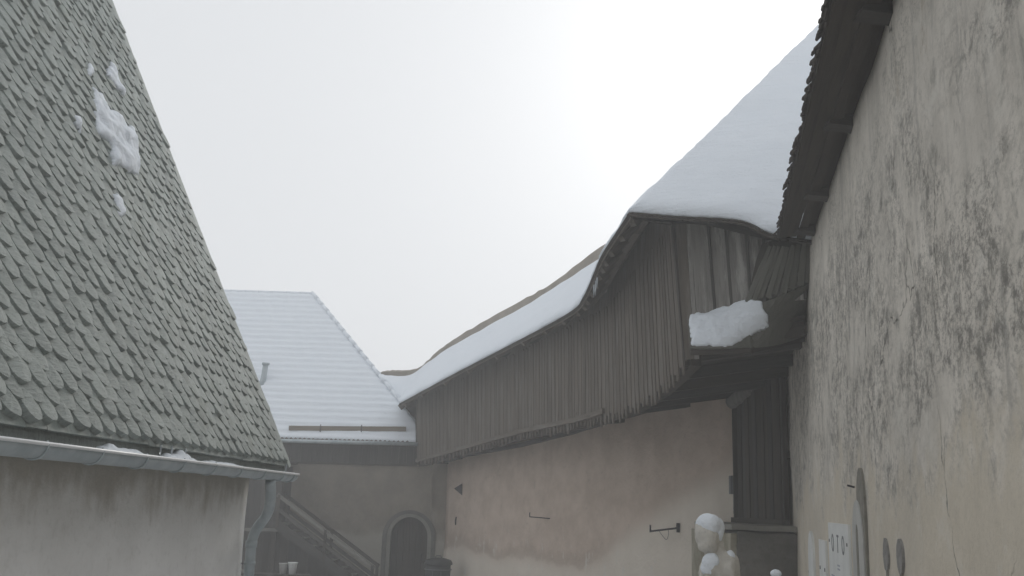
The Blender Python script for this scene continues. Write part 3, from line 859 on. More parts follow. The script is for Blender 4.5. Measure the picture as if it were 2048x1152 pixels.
ft = [V((3.200, 12.150, 5.864)), V((3.416, 12.050, 5.832)), V((3.685, 11.900, 5.878))]
fb = [V((2.966, 12.500, 5.197)), V((3.299, 12.300, 5.269)), V((3.734, 12.100, 5.406))]
def on3(L, f): return L[0].lerp(L[1], f * 2) if f < .5 else L[1].lerp(L[2], f * 2 - 1)
for k in range(nf):
    f = (k + .5) / nf
    a, b = on3(fb, f), on3(ft, f)
    wb, wt_ = (on3(fb, (k + 1) / nf) - on3(fb, k / nf)).length, (on3(ft, (k + 1) / nf) - on3(ft, k / nf)).length
    board('fan_board', a + V((0, -.03 * (k % 2), ru(-.02, .02))), b + V((0, -.02 * (k % 2), 0)), on3(fb, 1) - on3(fb, 0), wb * .72, .03, 'wood_apron', gal, jit=.004, taper=max(.25, wt_ / wb * .95))
# backing behind the fan
obj('fan_backing', [fb[0] + V((.06, .12, 0)), fb[2] + V((.3, .15, 0)), ft[2] + V((.3, .15, .1)), ft[0] + V((.05, .14, .1)), fb[0] + V((0, .3, 0)), fb[2] + V((.3, .4, 0)), ft[2] + V((.3, .4, .1)), ft[0] + V((0, .3, .1))], BOXF, 'wood_dark', gal)
AP = [V((2.339, 13.000, 5.049)), V((2.776, 12.750, 5.115)), V((3.247, 12.300, 5.204)), V((3.750, 12.150, 5.411))]
AQ = [V((2.287, 12.550, 4.578)), V((2.735, 12.450, 4.589)), V((3.343, 12.600, 4.669)), V((3.954, 13.200, 4.916))]
ap = cr(AP, 6); aq = cr(AQ, 6)
apron = sheet('apron', loft(ap, aq, 6), 0.03, 'wood_apron', gal, 0, 1, 0, None, False, False)
bar('apron_edge', aq[0] - V((0, 0, .03)), aq[9] - V((0, 0, .03)), .05, .07, 'wood_dark', gal); bar('apron_edge', aq[9] - V((0, 0, .03)), aq[-1] - V((0, 0, .03)), .05, .07, 'wood_dark', gal)
# floor and the joists that carry it
FA = [V((2.36, 13.0, 4.80)), V((2.30, 14.0, 4.72)), V((2.1, 15.6, 4.55)), V((1.85, 17.0, 4.42)), V((1.3, 19.2, 4.36)), V((.33, 22.6, 4.36)), V((-1.2, 26.2, 4.1)), V((-2.4, 28.2, 3.85))]
FB = [V((3.74, 12.5, 5.02)), V((4.1, 14.0, 5.0)), V((4.45, 15.8, 4.95)), V((4.5, 17.2, 4.85)), V((3.55, 19.25, 4.72)), V((1.75, 22.65, 4.4)), V((-.6, 27.0, 4.05)), V((-1.7, 28.9, 3.85))]
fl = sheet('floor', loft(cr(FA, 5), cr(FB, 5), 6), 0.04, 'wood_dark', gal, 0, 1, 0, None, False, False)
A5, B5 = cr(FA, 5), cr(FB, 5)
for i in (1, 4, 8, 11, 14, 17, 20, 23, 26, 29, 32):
    bar('joist', A5[i] - V((0, 0, .10)), B5[i] - V((0, 0, .10)), .16, .17, 'wood_dark' if i % 2 else 'wood_umber', gal)
for p, q in zip(wt[:-1], wt[1:]):
    a = CA + CD * p[0] + CN * .05; b = CA + CD * q[0] + CN * .05
    bar('wall_plate', V((a.x, a.y, p[1] + .03)), V((b.x, b.y, q[1] + .03)), .12, .09, 'wood_umber', gal)
log = tube('brace_log', [(3.978, 17.900, 4.485), (4.203, 17.400, 4.668), (4.443, 16.800, 4.820), (4.655, 16.200, 4.891)], [.12, .13, .12, .11], 'wood_log', gal, 10)

# roof of the bay
HC = V((1.519, 12.500, 6.300)); HT = HC + (V((5.821, 17.700, 11.762)) - HC) * 1.25
ev = cr([(1.519, 12.500, 6.300), (2.057, 12.300, 6.205), (2.818, 12.000, 6.084), (3.183, 11.800, 5.861), (3.9, 11.7, 5.75), (5.2, 11.8, 5.7)], 8)
rows = []; nv = 66
for j in range(nv + 1):
    f = j / nv; h = HC.lerp(HT, f)
    rr = []
    for i in range(len(ev)):
        g = i / (len(ev) - 1)
        top = HT + V((g * 4.0, 0, 0))
        e_ = ev[i]
        q = e_.lerp(V((HT.x + (e_.x - HC.x) * .35, HT.y, HT.z)), f)
        rr.append(q)
    rows.append(rr)
bay_roof = sheet('bay_roof', rows[::6], 0.05, 'wood_dark', gal, 0, 1, 0, None, False, False)
for i in range(0, len(ev) * 3 - 3):
    if i > 96: break
    f = i / 3; a = ev[int(f)].lerp(ev[min(int(f) + 1, len(ev) - 1)], f - int(f)); up = (rows[-1][int(f)] - rows[0][int(f)]).normalized()
    if a.x > 3.6: break
    board('shingle', a - up * ru(.02, .055) + V((0, 0, .03)), a + up * .3 + V((0, 0, .05)), (1, -.2, 0), ru(.05, .08), .018, 'wood_dark', bay_roof, jit=.006)
# underside between the bay front and its eave
obj('bay_soffit', [ev[0] + V((.03, .05, -.02)), ev[12] + V((0, .05, -.03)), ev[24] + V((.1, .1, -.02)), FR + V((.2, .2, 6.35)), FL + V((-.1, .1, 6.45)),
                   ev[0] + V((.03, .05, .03)), ev[12] + V((0, .05, .02)), ev[24] + V((.1, .1, .03)), FR + V((.2, .2, 6.42)), FL + V((-.1, .1, 6.5))],
    [(0, 1, 4), (1, 2, 3), (1, 3, 4), (5, 9, 6), (6, 8, 7), (6, 9, 8), (0, 4, 9, 5)], 'wood_dark', gal)

obj('corner_soffit', [E[0] + V((.02, .02, -.03)), E[0].lerp(T[0], .45) + V((0, 0, -.03)), FL + V((.25, .1, 6.40)), FL + V((-.05, .1, 6.36)),
                      E[0] + V((.02, .02, -.0)), E[0].lerp(T[0], .45), FL + V((.25, .1, 6.45)), FL + V((-.05, .1, 6.40))], BOXF, 'wood', gal)
# snow on bay, gallery and apron
snow1 = sheet('roof_snow', [[p + V((0, 0, .05 + .012 * (q % 3) / 2)) + (V((-.02, 0, 0)) if j == 0 else V((0, 0, 0))) for j, p in enumerate(r_)] for q, r_ in enumerate(rows)], .10, 'snow', None, .028, 1.1, .010)
prop(snow1, 'smooth deep snow on the steep hipped roof of the gallery bay', 'snow', None, 'stuff')
ends_e = [(-3.1, 28.6, 5.27), (-3.2, 29.46, 5.36), (-3.6, 29.95, 5.85), (-4.0, 30.45, 6.33)]
ends_t = [(-2.085, 29.600, 6.830), (-2.566, 30.200, 6.535), (-2.959, 30.500, 6.256), (-3.547, 30.600, 6.174)]
E2 = E + cr([tuple(E[-1])] + ends_e, 4)[1:]; T2 = T + cr([tuple(T[-1])] + ends_t, 4)[1:]
g_rows = [[p + V((0, 0, .05)) for p in r_] for r_ in loft(E2, T2, 16)]
snow2 = sheet('roof_snow', g_rows, .09, 'snow', None, .045, 1.3, .012)
prop(snow2, 'long curved strip of snow on the gallery roof below the rampart crest', 'snow', None, 'stuff')
def app(u, v, h):
    i = max(0, min(u, 17.999)); k = int(i); f = i - k
    a = ap[k].lerp(ap[k + 1], f); b = aq[k].lerp(aq[k + 1], f)
    return a.lerp(b, v) + V((0, -.55, .8)).normalized() * (h + .035)
poly = [(.1, .02), (2.2, -.12), (3.4, .02), (4.8, -.08), (6.4, -.04), (7.6, -.12), (9.3, -.1), (10.8, .08), (11.6, .42), (11.3, .62), (9.6, .68), (8.2, .82), (7.0, .98), (5.4, 1.0), (3.8, .95), (1.8, .97), (.15, .9)]
def app2(u, v, h): return app(u * 10, v, h)
prop(snow_patch('snow_patch', [(a / 10, b) for a, b in poly], app2, .022, .09, amp=.35, freq=6), 'bright ragged slab of snow on the board apron under the bay', 'snow', None)
for i, (px, L) in enumerate((((1.31, 15.05, 6.06), .16), ((1.30, 15.2, 6.04), .24), ((1.29, 15.4, 6.02), .20))):
    p = V(px); prop(tube('icicle', [p, p - V((0, 0, L * .5)), p - V((0, 0, L))], [.016, .011, .003], 'ice', None, 6),
        ('leftmost', 'longest', 'rightmost')[(2, 1, 0)[i]] + ' of three icicles hanging from the gallery eave beside the bay', 'icicle', 'icicles on the gallery eave')

# ------------------------------------------------------------------ plank partition, stone block
PA, PB = V((4.06, 17.95, 0)), V((4.46, 16.15, 0))
part = thing('plank_partition', (4.26, 17, 2.4), 'tall dark plank partition closing the corner under the gallery', 'partition')
pd = (PB - PA).normalized(); LP = (PB - PA).length; n = 13
for k in range(n):
    f = (k + .5) / n; p = PA + pd * LP * f
    pn = V((-1, -.22, 0)).normalized() * (.02 if k % 2 else 0)
    board('plank', V((p.x, p.y, 2.42)) + pn * .5, V((p.x, p.y, 4.55 + .3 * f)) + pn, pd, LP / n * ru(.9, 1.02), .03, 'wood_dark' if k not in (2, 5, 9, 12) else 'wood_umber', part, jit=.004)
for p, z in ((PA + V((-.03, -.06, 0)), 4.55), (PB + V((-.02, 0, 0)), 4.85)): bar('post', V((p.x, p.y, 2.4)), V((p.x, p.y, z)), .07, .07, 'wood_dark', part, up=(0, 1, 0))
bar('sill', PA + V((-.05, 0, 2.44)), PB + V((-.05, -.05, 2.44)), .12, .10, 'wood_dark', part)
bar('ledger', PA + V((.05, 0, 3.5)), PB + V((.05, 0, 3.5)), .05, .12, 'wood_dark', part)
blk = thing('stone_block', (3.9, 16.6, 0), 'rough plastered stone block under the plank partition beside the statue', 'block')
def rough_box(name, a, b, m, parent, n=10, amp=.02, skip=()):
    bm = bmesh.new(); bmesh.ops.create_cube(bm, size=1)
    bmesh.ops.subdivide_edges(bm, edges=bm.edges[:], cuts=n, use_grid_fill=True)
    a, b = V(a), V(b)
    for v in bm.verts:
        q = V(((a.x + b.x) / 2 + v.co.x * (b.x - a.x), (a.y + b.y) / 2 + v.co.y * (b.y - a.y), (a.z + b.z) / 2 + v.co.z * (b.z - a.z)))
        v.co = q + V((noise.noise(q * 2.3), noise.noise(q * 2.3 + V((7, 0, 0))), noise.noise(q * 2.3 + V((0, 7, 0))))) * amp
    d = bpy.data.meshes.new(name); bm.to_mesh(d); bm.free(); d.materials.append(M[m])
    return link(name, d, parent)
rough_box('core', (3.46, 15.3, -.1), (4.75, 18.6, 2.30), 'block', blk, 12, .03)
rough_box('plaster_coat', (3.36, 15.34, -.1), (3.455, 18.5, 2.27), 'blockplaster', blk, 10, .02)
rough_box('cap_slab', (3.36, 15.22, 2.325), (4.7, 18.2, 2.40), 'surround', blk, 10, .015)

# ------------------------------------------------------------------ statue and post, capped with snow
def blob(name, parts, m, voxel, parent=None, loc=(0, 0, 0), amp=0.0, freq=12):
    bm = bmesh.new()
    for c, s_, rx, rz in parts:
        mt = Matrix.Translation(V(c)) @ Matrix.Rotation(rz, 4, 'Z') @ Matrix.Rotation(rx, 4, 'Y') @ Matrix.Diagonal((s_[0], s_[1], s_[2], 1))
        bmesh.ops.create_icosphere(bm, subdivisions=3, radius=1.0, matrix=mt)
    d = bpy.data.meshes.new(name); bm.to_mesh(d); bm.free()
    tmp = bpy.data.objects.new('tmp', d); col.objects.link(tmp)
    rm = tmp.modifiers.new('r', 'REMESH'); rm.mode = 'VOXEL'; rm.voxel_size = voxel
    sm = tmp.modifiers.new('s', 'SMOOTH'); sm.factor = .6; sm.iterations = 6
    dg = bpy.context.evaluated_depsgraph_get(); dg.update()
    nd = bpy.data.meshes.new_from_object(tmp.evaluated_get(dg))
    bpy.data.objects.remove(tmp); bpy.data.meshes.remove(d)
    if amp:
        nr = [v.normal.copy() for v in nd.vertices]
        for v, q in zip(nd.vertices, nr): v.co += q * amp * noise.fractal(v.co * freq, 1, 2, 3)
    nd.name = name; nd.materials.clear(); nd.materials.append(M[m]); nd.shade_smooth()
    return link(name, nd, parent, Matrix.Translation(V(loc)))
SP = V((1.74, 8.5, 0))
def drape(o):
    nr = [v.normal.copy() for v in o.data.vertices]
    for v, q in zip(o.data.vertices, nr):
        c = v.co; k = min(1, max(0, (-.36 - c.z) / .15))
        v.co = c + q * k * .012 * math.sin(10 * math.atan2(c.y, c.x - .03) + 4 * noise.noise(c * 4) + c.z * 3)
st = thing('stone_statue', SP, 'pale stone figure with bowed veiled head near the plaster wall', 'statue')
# origin at eye height of the figure: x to the right, head bowed to the left
drape(blob('figure', [((-.075, -.02, -.17), (.098, .105, .15), -.22, 0), ((-.045, .03, -.13), (.112, .11, .145), -.15, 0), ((-.125, -.05, -.18), (.03, .04, .05), 0, 0), ((-.14, -.05, -.20), (.016, .02, .028), 0, 0),
    ((-.11, -.06, -.25), (.05, .05, .05), 0, 0), ((-.125, -.045, -.135), (.05, .06, .018), .1, 0), ((-.135, -.055, -.235), (.022, .03, .012), 0, 0), ((.0, .03, -.29), (.075, .075, .13), .3, 0), ((.035, .03, -.45), (.15, .20, .17), .25, .3), ((-.045, -.06, -.42), (.085, .1, .11), .1, 0), ((.12, .06, -.46), (.075, .11, .16), .35, 0),
    ((.03, 0, -.75), (.21, .20, .40), 0, 0), ((.02, 0, -1.15), (.22, .2, .5), 0, 0), ((-.12, -.1, -.72), (.1, .1, .25), .2, 0), ((.03, 0, -1.5), (.26, .24, .32), 0, 0)], 'statue', .011, st, SP + V((0, 0, 2.56)), .010, 11))
lathe('pedestal', [(.30, 0), (.30, .12), (.24, .18), (.24, .62), (.30, .70), (.30, .80)], 'statue', st, SP, 8)
prop(blob('snow_heap', [((-.06, -.012, -.098), (.108, .118, .10), -.35, 0), ((.005, .02, -.15), (.07, .10, .12), .3, 0)], 'snow', .010, None, SP + V((0, 0, 2.575)), .006, 14), 'rounded cap of snow on the head of the stone statue', 'snow')
prop(blob('snow_heap', [((-.055, -.09, -.395), (.075, .07, .085), .2, 0), ((-.075, -.085, -.44), (.07, .06, .06), .2, 0)], 'snow', .010, None, SP + V((0, 0, 2.575)), .006, 14), 'snow lying on the left shoulder of the stone statue', 'snow')
prop(blob('snow_heap', [((.10, .0, -.37), (.05, .07, .09), .5, 0), ((.14, .02, -.44), (.035, .06, .07), .5, 0)], 'snow', .010, None, SP + V((0, 0, 2.57)), .006, 14), 'thin snow on the right shoulder of the stone statue', 'snow')
po = V((2.628, 10.000, 2.012)); 
pst = thing('garden_post', (po.x, po.y, 0), 'slim dark post standing between the statue and the plaster wall', 'post')
lathe('shaft', [(.035, 0), (.03, po.z - .12), (.045, po.z - .10), (.03, po.z - .06), (.04, po.z - .02), (.01, po.z)], 'iron', pst, (po.x, po.y, 0), 12)
prop(blob('snow_heap', [((0, 0, 0), (.055, .055, .04), 0, 0), ((0, 0, -.03), (.035, .035, .03), 0, 0)], 'snow', .008, None, po + V((0, 0, .01)), .004, 20), 'small mushroom of snow on top of the slim dark post', 'snow')

# ------------------------------------------------------------------ things on the courtyard wall
def cpt(p, off): return V(p) + CN * off
h1 = thing('iron_bracket', (0.839, 24.053, 2.329), 'thin iron wall bracket near the middle of the pink wall', 'bracket')
a = cpt((1.035, 23.691, 2.305), .0); b = cpt((0.817, 24.093, 2.328), .28); tube('arm', [a, b], .014, 'iron', h1, 6); tube('hook_tip', [b, b + V((0, 0, .10))], .014, 'iron', h1, 6)
h2 = thing('iron_bracket', (3.291, 19.530, 2.251), 'iron wall bracket with a loop of wire left of the statue', 'bracket')
a = cpt((3.291, 19.530, 2.251), .0); b = cpt((3.098, 19.885, 2.172), .35); tube('arm', [a, b], .02, 'iron', h2, 6); tube('hook_tip', [b + V((0, 0, -.02)), b + V((0, 0, .12))], .018, 'iron', h2, 6)
bar('base_plate', a + V((0, 0, -.08)), a + V((0, 0, .09)), .06, .04, 'iron', h2, up=(0, 1, 0))
m0 = a.lerp(b, .35); tube('wire_loop', cr([m0, m0 + V((.0, -.02, -.10)), m0 + V((-.04, -.05, -.19)), m0 + V((-.10, -.08, -.15)), a.lerp(b, .7)], 5), .005, 'iron', h2, 5)
fp = V((-1.261, 27.926, 2.995)); fo = thing('floodlight', fp, 'small dark floodlight high on the wall near the far corner', 'lamp')
obj('lamp_head', [fp + CN * .05 + V(q) for q in ((-.11, 0, -.02), (.10, 0, .12), (.12, 0, -.20), (-.11, -.12, -.02), (.10, -.12, .12), (.12, -.12, -.20))], [(0, 1, 2), (5, 4, 3), (0, 3, 4, 1), (1, 4, 5, 2), (2, 5, 3, 0)], 'iron', fo)
tube('arm', [fp, fp + CN * .08], .02, 'iron', fo, 6)
sl = V((-1.311, 28.020, 2.111)); pg = tube('wall_peg', [sl + V((0, 0, -.10)) + CN * .04, sl + V((0, 0, .0)) + CN * .05, sl + V((0, 0, .11)) + CN * .03], .02, 'iron', None, 6); prop(pg, 'short dark iron peg on the wall below the floodlight', 'peg')
jb = V((4.049, 18.131, 3.050)); jx = thing('junction_box', jb, 'flat grey electrical box beside the plank partition', 'box')
rough_box('box_body', jb + V((-.07, -.1, -.16)), jb + V((.05, .06, .16)), 'box', jx, 2, .0); bar('conduit', jb + V((-.01, -.05, -.16)), jb + V((-.01, -.05, -.5)), .02, .02, 'box', jx, up=(0, 1, 0))

# ------------------------------------------------------------------ far house with the snowy hipped roof
FY = 28.7
far = thing('far_house', (-5.5, 30, 0), 'far plaster house with a snow covered hipped roof and arched door', 'house')
DX, DW, DZ = -2.66, 0.60, 1.62      # door centre, half width, springing height
def arch_z(x): 
    q = abs(x - DX) / DW
    return DZ + .62 * math.sqrt(max(0, 1 - q * q)) if q < 1 else -1
xs = sorted([-10.5 + .5 * i for i in range(13)] + [-4.1, -3.8, -3.5, DX - DW - .0005] + [DX - DW + 2 * DW * i / 24 for i in range(25)] + [DX + DW + .0005, -1.85, -1.6])
vs, fs = [], []
for x in xs:
    za = arch_z(x); zb = za if za > 0 else -.1
    for k in range(9):
        z = zb + (4.2 - zb) * k / 8; vs.append((x, FY + .02 * noise.fractal(V((x, 0, z)), 1, 2, 3) if k else FY, z))
for i in range(len(xs) - 1):
    for k in range(8): fs.append((i * 9 + k, (i + 1) * 9 + k, (i + 1) * 9 + k + 1, i * 9 + k + 1))
obj('wall', vs, fs, 'plaster_far', far, None, True)
obj('rear_wall', [(-10.5, 29.3, -.1), (-1.6, 29.3, -.1), (-1.6, 29.3, 4.2), (-10.5, 29.3, 4.2), (-10.5, 38.5, -.1), (-1.9, 38.5, -.1), (-1.9, 38.5, 4.2), (-10.5, 38.5, 4.2)], BOXF, 'plaster_far', far)
def arch_ring(name, w0, r0, w1, r1, y0, y1, m, parent):
    n = 24; vs, fs = [], []
    P = lambda w, rise: [(DX - w, -.05)] + [(DX - w * math.cos(math.pi * k / n), DZ + rise * math.sin(math.pi * k / n)) for k in range(n + 1)] + [(DX + w, -.05)]
    for (x0, z0), (x1, z1) in zip(P(w0, r0), P(w1, r1)): vs += [(x0, y0, z0), (x1, y0, z1), (x1, y1, z1), (x0, y1, z0)]
    for i in range(n + 2):
        for k in range(4): fs.append((4 * i + k, 4 * i + (k + 1) % 4, 4 * i + 4 + (k + 1) % 4, 4 * i + 4 + k))
    return obj(name, vs, fs, m, parent)
sur = arch_ring('door_surround', DW - .085, .55, DW + .02, .64, FY - .02, FY + .32, 'surround', far)
arch_ring('shade_dirt_ring', DW + .021, .641, DW + .14, .74, FY - .05, FY + .02, 'recess_shade_dirt', far)  # painted dark ring for recess shadow and dirt, not a carved moulding
leafs = 6
dl = obj('door', [(DX - DW, FY + .27, -.1), (DX + DW, FY + .27, -.1), (DX + DW, FY + .27, 2.3), (DX - DW, FY + .27, 2.3), (DX - DW, FY + .31, -.1), (DX + DW, FY + .31, -.1), (DX + DW, FY + .31, 2.3), (DX - DW, FY + .31, 2.3)], BOXF, 'wood_dark', far)
for k in range(leafs):
    x = DX - .51 + 1.02 * (k + .5) / leafs; zt = DZ + .56 * math.sqrt(max(0.02, 1 - ((x - DX) / .56) ** 2))
    board('plank', (x, FY + .25, -.05), (x, FY + .25, zt), (1, 0, 0), .165, .03, 'wood_dark', dl, jit=.002)
tube('handle', [(DX + .36, FY + .23, .95), (DX + .36, FY + .18, .98), (DX + .36, FY + .18, 1.12), (DX + .36, FY + .23, 1.15)], .015, 'iron', dl, 6)
# weatherboards under the eave
x = -8.2
while x < -2.45:
    w = ru(.16, .3)
    board('weatherboard', (x + w / 2, FY - .05 - ru(0, .012), 3.60 + ru(-.03, .03)), (x + w / 2, FY - .05, 4.12), (1, 0, 0), w * .97, .03, 'wood_umber', far, jit=.004); x += w
bar('ledger', (-8.2, FY - .03, 3.58), (-2.45, FY - .03, 3.60), .06, .07, 'wood_dark', far)
bar('corner_board', (-2.50, FY - .085, 3.55), (-2.52, FY - .085, 4.15), .05, .12, 'wood_tan', far, up=(0, 1, 0))
# roof: front slope from the eave (y 28.3, z 4.18) up at 45 degrees, hip on the right
def fr(x, s, h=0.0): return V((x, 28.3 + s * .7071, 4.18 + s * .7071)) + V((0, -.7071, .7071)) * h
RS = 7.37
def hip_x(s): return -6.81 + (RS - s) * .642 if s < RS else -6.81
def right_x(s): return min(hip_x(s), -1.75)
frows = [[fr(-11 + (right_x(s) + 11) * i / 10, s) for i in range(11)] for s in [RS * k / 24 for k in range(25)]]
froof = sheet('roof', frows, .02, 'tile', far, 0, 1, 0, None, False, False)
rdg = fr(-6.81, RS); rdl = fr(-11, RS)
obj('rear_slope', [rdl, rdg, (-2.0, 38.7, 4.2), (-11, 38.7, 4.2), fr(right_x(0), 0), fr(right_x(1.5), 1.5), (-2.0, 33, 4.3)], [(0, 1, 2, 3), (1, 5, 6, 2)], 'tile', far)
x = -9.3
while x < -2.75:
    lathe('tile_end', [(.05, 0), (.05, .25), (.01, .26)], 'tile', froof, (0, 0, 0), 8).matrix_basis = Matrix.Translation(fr(x, -.03, .03)) @ Matrix.Rotation(rad(-45), 4, 'X'); x += .125
ge = [V((-9.5, 28.16, 4.13)), V((-2.5, 28.16, 4.16))]
tube('eave_gutter', ge, .055, 'zinc', far, 10)
# snow guard
sgd = bar('snow_guard', (-6.172, 28.450, 4.521), (-2.878, 28.500, 4.593), .06, .13, 'wood_tan', far)
for q in (.27, .62):
    p = V((-6.172, 28.450, 4.521)).lerp(V((-2.878, 28.500, 4.593)), q); tube('bracket', [p + V((0, .0, .10)), p + V((0, -.045, .07)), p + V((0, -.045, -.09)), p + V((0, .12, -.12))], .014, 'iron', sgd, 6)
vp = V((-7.374, 29.968, 5.848)); vent = tube('vent_pipe', [vp + V((-.08, 0, -.15)), vp + V((.0, 0, .25)), vp + V((.03, 0, .68))], [.13, .085, .085], 'zinc', far, 12)
tube('cowl', [vp + V((.03, 0, .64)), vp + V((.03, 0, .70))], .115, 'zinc', vent, 12)
# stepped snow following the tile courses
rows = []; NC = 25
ss = []
for k in range(NC + 1):
    s0 = RS * k / NC
    ss += [(s0 - .015, .060), (s0 + .03, .098), (s0 + .15, .085)] if k else [(0.0, .05), (.06, .09), (.15, .085)]
ss = [q for q in ss if q[0] <= RS] + [(RS + .02, .09)]
for s_, h in ss:
    x1 = right_x(s_)
    rows.append([fr(-11 + (x1 + 11) * i / 60, s_, h + .018 * noise.fractal(V((i * .35, s_ * 2.2, 5)), 1, 2, 4) + (.012 * noise.noise(V((i * 1.7, s_ * 7, 0))))) for i in range(61)])
fsn = sheet('roof_snow', rows, .015, 'snow', None, 0, 1, .0)
prop(fsn, 'ribbed snow over the tile courses of the far hipped roof', 'snow', None, 'stuff')
hpts = [fr(right_x(s_), s_, .12) for s_ in [1.5 + (RS - 1.5) * k / 16 for k in range(17)]]
i = 0
for a, b in zip(hpts[:-1], hpts[1:]):
    tube('hip_tile', [a - (b - a) * .1, a.lerp(b, .95)], [.07, .05], 'snow', froof, 8); i += 1
for k in range(9):
    a = fr(-11 + k * .47, RS, .06); tube('ridge_tile', [a, a + V((.46, 0, 0))], [.06, .05], 'snow', froof, 8)

# ------------------------------------------------------------------ stair, bay and clutter in the far left corner
bay = thing('timber_bay', (-6.6, 27.7, 1.8), 'narrow grey plank closet at the head of the wooden stair', 'closet')
x = -7.35; k = 0
while x < -6.05:
    w = ru(.12, .2); board('plank', (x + w / 2, 27.2 + .01 * (k % 2), 1.78), (x + w / 2, 27.2, 3.45), (1, 0, 0), w * .98, .03, 'wood_umber', bay, jit=.004); x += w; k += 1
for q in range(6): board('side_plank', (-6.02, 27.3 + q * .23, 1.78), (-6.02, 27.3 + q * .23, 3.45), (0, 1, 0), .22, .03, 'wood_umber', bay, jit=.003)
bar('sill', (-7.4, 27.16, 1.74), (-5.98, 27.16, 1.76), .08, .08, 'wood_log', bay)
bar('bay_roof', (-7.45, 27.9, 3.55), (-5.9, 27.9, 3.55), 1.55, .07, 'wood_dark', bay)
for x in (-7.3, -6.1): bar('post', (x, 27.3, 0), (x, 27.3, 1.75), .12, .12, 'wood_dark', bay, up=(0, 1, 0))
stair = thing('wooden_stair', (-4.6, 27.2, 0), 'weathered wooden stair descending to the right below the far roof', 'stair')
SA, SB = V((-6.0, 26.9, 1.95)), V((-3.35, 26.9, 0.15))
for dy in (0, .95): bar('stringer', SA + V((0, dy, 0)), SB + V((0, dy, 0)), .06, .24, 'wood_umber', stair)
for k in range(10):
    p = SA.lerp(SB, (k + .5) / 10); board('tread', p + V((0, .02, .06)), p + V((0, .93, .06)), (1, 0, 0), .26, .04, 'wood_log', stair)
for dy in (-.02, .97):
    bar('handrail', SA + V((0, dy, .72)), SB + V((0, dy, .72)), .06, .09, 'wood_log' if dy < 0 else 'wood_dark', stair)
    bar('mid_rail', SA + V((0, dy, .38)), SB + V((0, dy, .38)), .04, .09, 'wood_umber', stair)
    for f in (.02, .5, .98): p = SA.lerp(SB, f) + V((0, dy, 0)); bar('baluster', p - V((0, 0, .1)), p + V((0, 0, .76)), .07, .07, 'wood_dark', stair, up=(0, 1, 0))
scr = thing('plank_screen', (-5.6, 27.9, 0), 'dark plank screen standing behind the wooden stair', 'screen')
x = -7.6
while x < -4.0:
    w = ru(.2, .3); zt = 1.78 if x < -5.8 else 1.78 - (x + 5.8) * .62
    board('plank', (x + w / 2, 28.2, 0), (x + w / 2, 28.2, zt + ru(-.03, .03)), (1, 0, 0), w * .98, .03, 'wood_dark', scr, jit=.003); x += w
bench = thing('work_bench', (-5.55, 25.6, 0), 'dark plank bench carrying two white buckets', 'bench')
for k in range(3): board('top_plank', (-6.6, 25.45 + k * .17, .74), (-4.8, 25.45 + k * .17, .74), (0, 1, 0), .165, .04, 'wood_dark', bench, jit=.002)
for x in (-6.45, -4.95):
    for y in (25.45, 25.78): bar('leg', (x, y, 0), (x, y, .72), .07, .07, 'wood_dark', bench, up=(0, 1, 0))
for (px, sc_, m, lab) in ((567, .9, 'greywhite', 'duller smaller bucket on the plank bench, left of the white one'), (586, 1.0, 'white', 'bright white bucket on the plank bench under the stair')):
    q = V((-5.434, 25.600, 0.973)) if px == 567 else V((-5.200, 25.600, 0.980))
    b = thing('bucket', (q.x, 25.6, .762), lab, 'bucket')
    lathe('body', [(.085 * sc_, 0), (.115 * sc_, .26 * sc_), (.125 * sc_, .27 * sc_), (.125 * sc_, .285 * sc_), (.108 * sc_, .285 * sc_), (.08 * sc_, .02)], m, b, (q.x, 25.6, .762), 18)
    tube('bail', [V((q.x, 25.6, .762)) + V((math.cos(a) * .125 * sc_, -.01, .27 * sc_ - .09 * math.sin(a))) for a in [math.pi * k / 10 for k in range(11)]], .005, 'iron', b, 5)
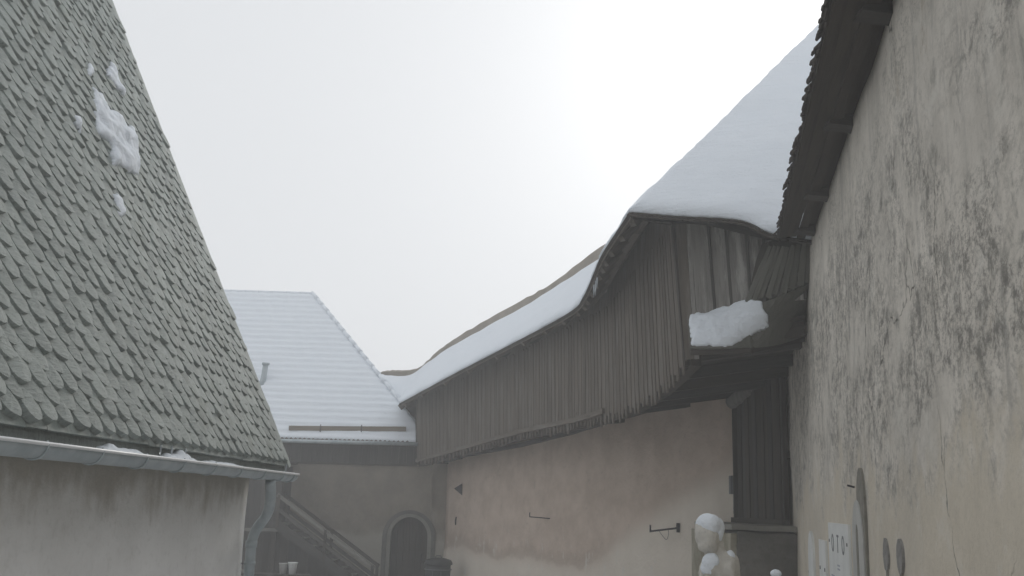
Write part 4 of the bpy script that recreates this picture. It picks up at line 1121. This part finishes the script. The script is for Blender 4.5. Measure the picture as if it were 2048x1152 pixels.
for i, (a, b, lab) in enumerate((((-7.0, 25.0, .95), (-5.7, 25.2, 0.1), 'front pole'), ((-6.85, 25.05, 1.05), (-5.5, 25.3, .12), 'middle pole'), ((-6.7, 25.1, 1.12), (-5.35, 25.35, .12), 'rear pole'))):
    prop(tube('leaning_pole', [a, b], .03, 'wood_log', None, 8), lab + ' of three pale poles leaning beside the downpipe', 'pole', 'poles leaning by the downpipe')
bx_ = V((-1.72, 27.2, 0)); bn = thing('rubbish_bin', bx_, 'dark round lidded bin between the arched door and the pink wall', 'bin')
lathe('body', [(.30, 0), (.33, .85), (.35, .86), (.35, .90), (.33, .91), (.33, 1.0)], 'plastic_dark', bn, bx_, 24)
lathe('lid', [(.37, 1.0), (.375, 1.05), (.33, 1.12), (.15, 1.17), (.02, 1.18)], 'plastic_dark', bn, bx_, 24)
tube('lid_handle', [bx_ + V((-.08, 0, 1.17)), bx_ + V((-.06, 0, 1.22)), bx_ + V((.06, 0, 1.22)), bx_ + V((.08, 0, 1.17))], .014, 'plastic_dark', bn, 6)
tube('band', [bx_ + V((.355 * math.cos(2 * math.pi * k / 24), .355 * math.sin(2 * math.pi * k / 24), .88)) for k in range(25)], .012, 'box', bn, 6)
for x in (-.12, .10): bar('rib', bx_ + V((x, -.33, .15)), bx_ + V((x, -.345, .84)), .02, .02, 'box', bn, up=(0, 1, 0))

# ------------------------------------------------------------------ the fog that fills the yard
hz = obj('haze', [(-62, -62, -1), (62, -62, -1), (62, 62, -1), (-62, 62, -1), (-62, -62, 15), (62, -62, 15), (62, 62, 15), (-62, 62, 15)], BOXF, 'snow')
fm = bpy.data.materials.new('haze'); fm.use_nodes = True; fm.node_tree.nodes.clear()
fo_ = fm.node_tree.nodes.new('ShaderNodeOutputMaterial'); pv = fm.node_tree.nodes.new('ShaderNodeVolumePrincipled')
pv.inputs['Color'].default_value = (0.96, 0.97, 0.98, 1); pv.inputs['Density'].default_value = 0.0085; pv.inputs['Anisotropy'].default_value = 0.3
fm.node_tree.links.new(pv.outputs[0], fo_.inputs['Volume'])
hz.data.materials.clear(); hz.data.materials.append(fm)
prop(hz, 'pale winter fog filling the whole courtyard', 'haze', None, 'stuff')
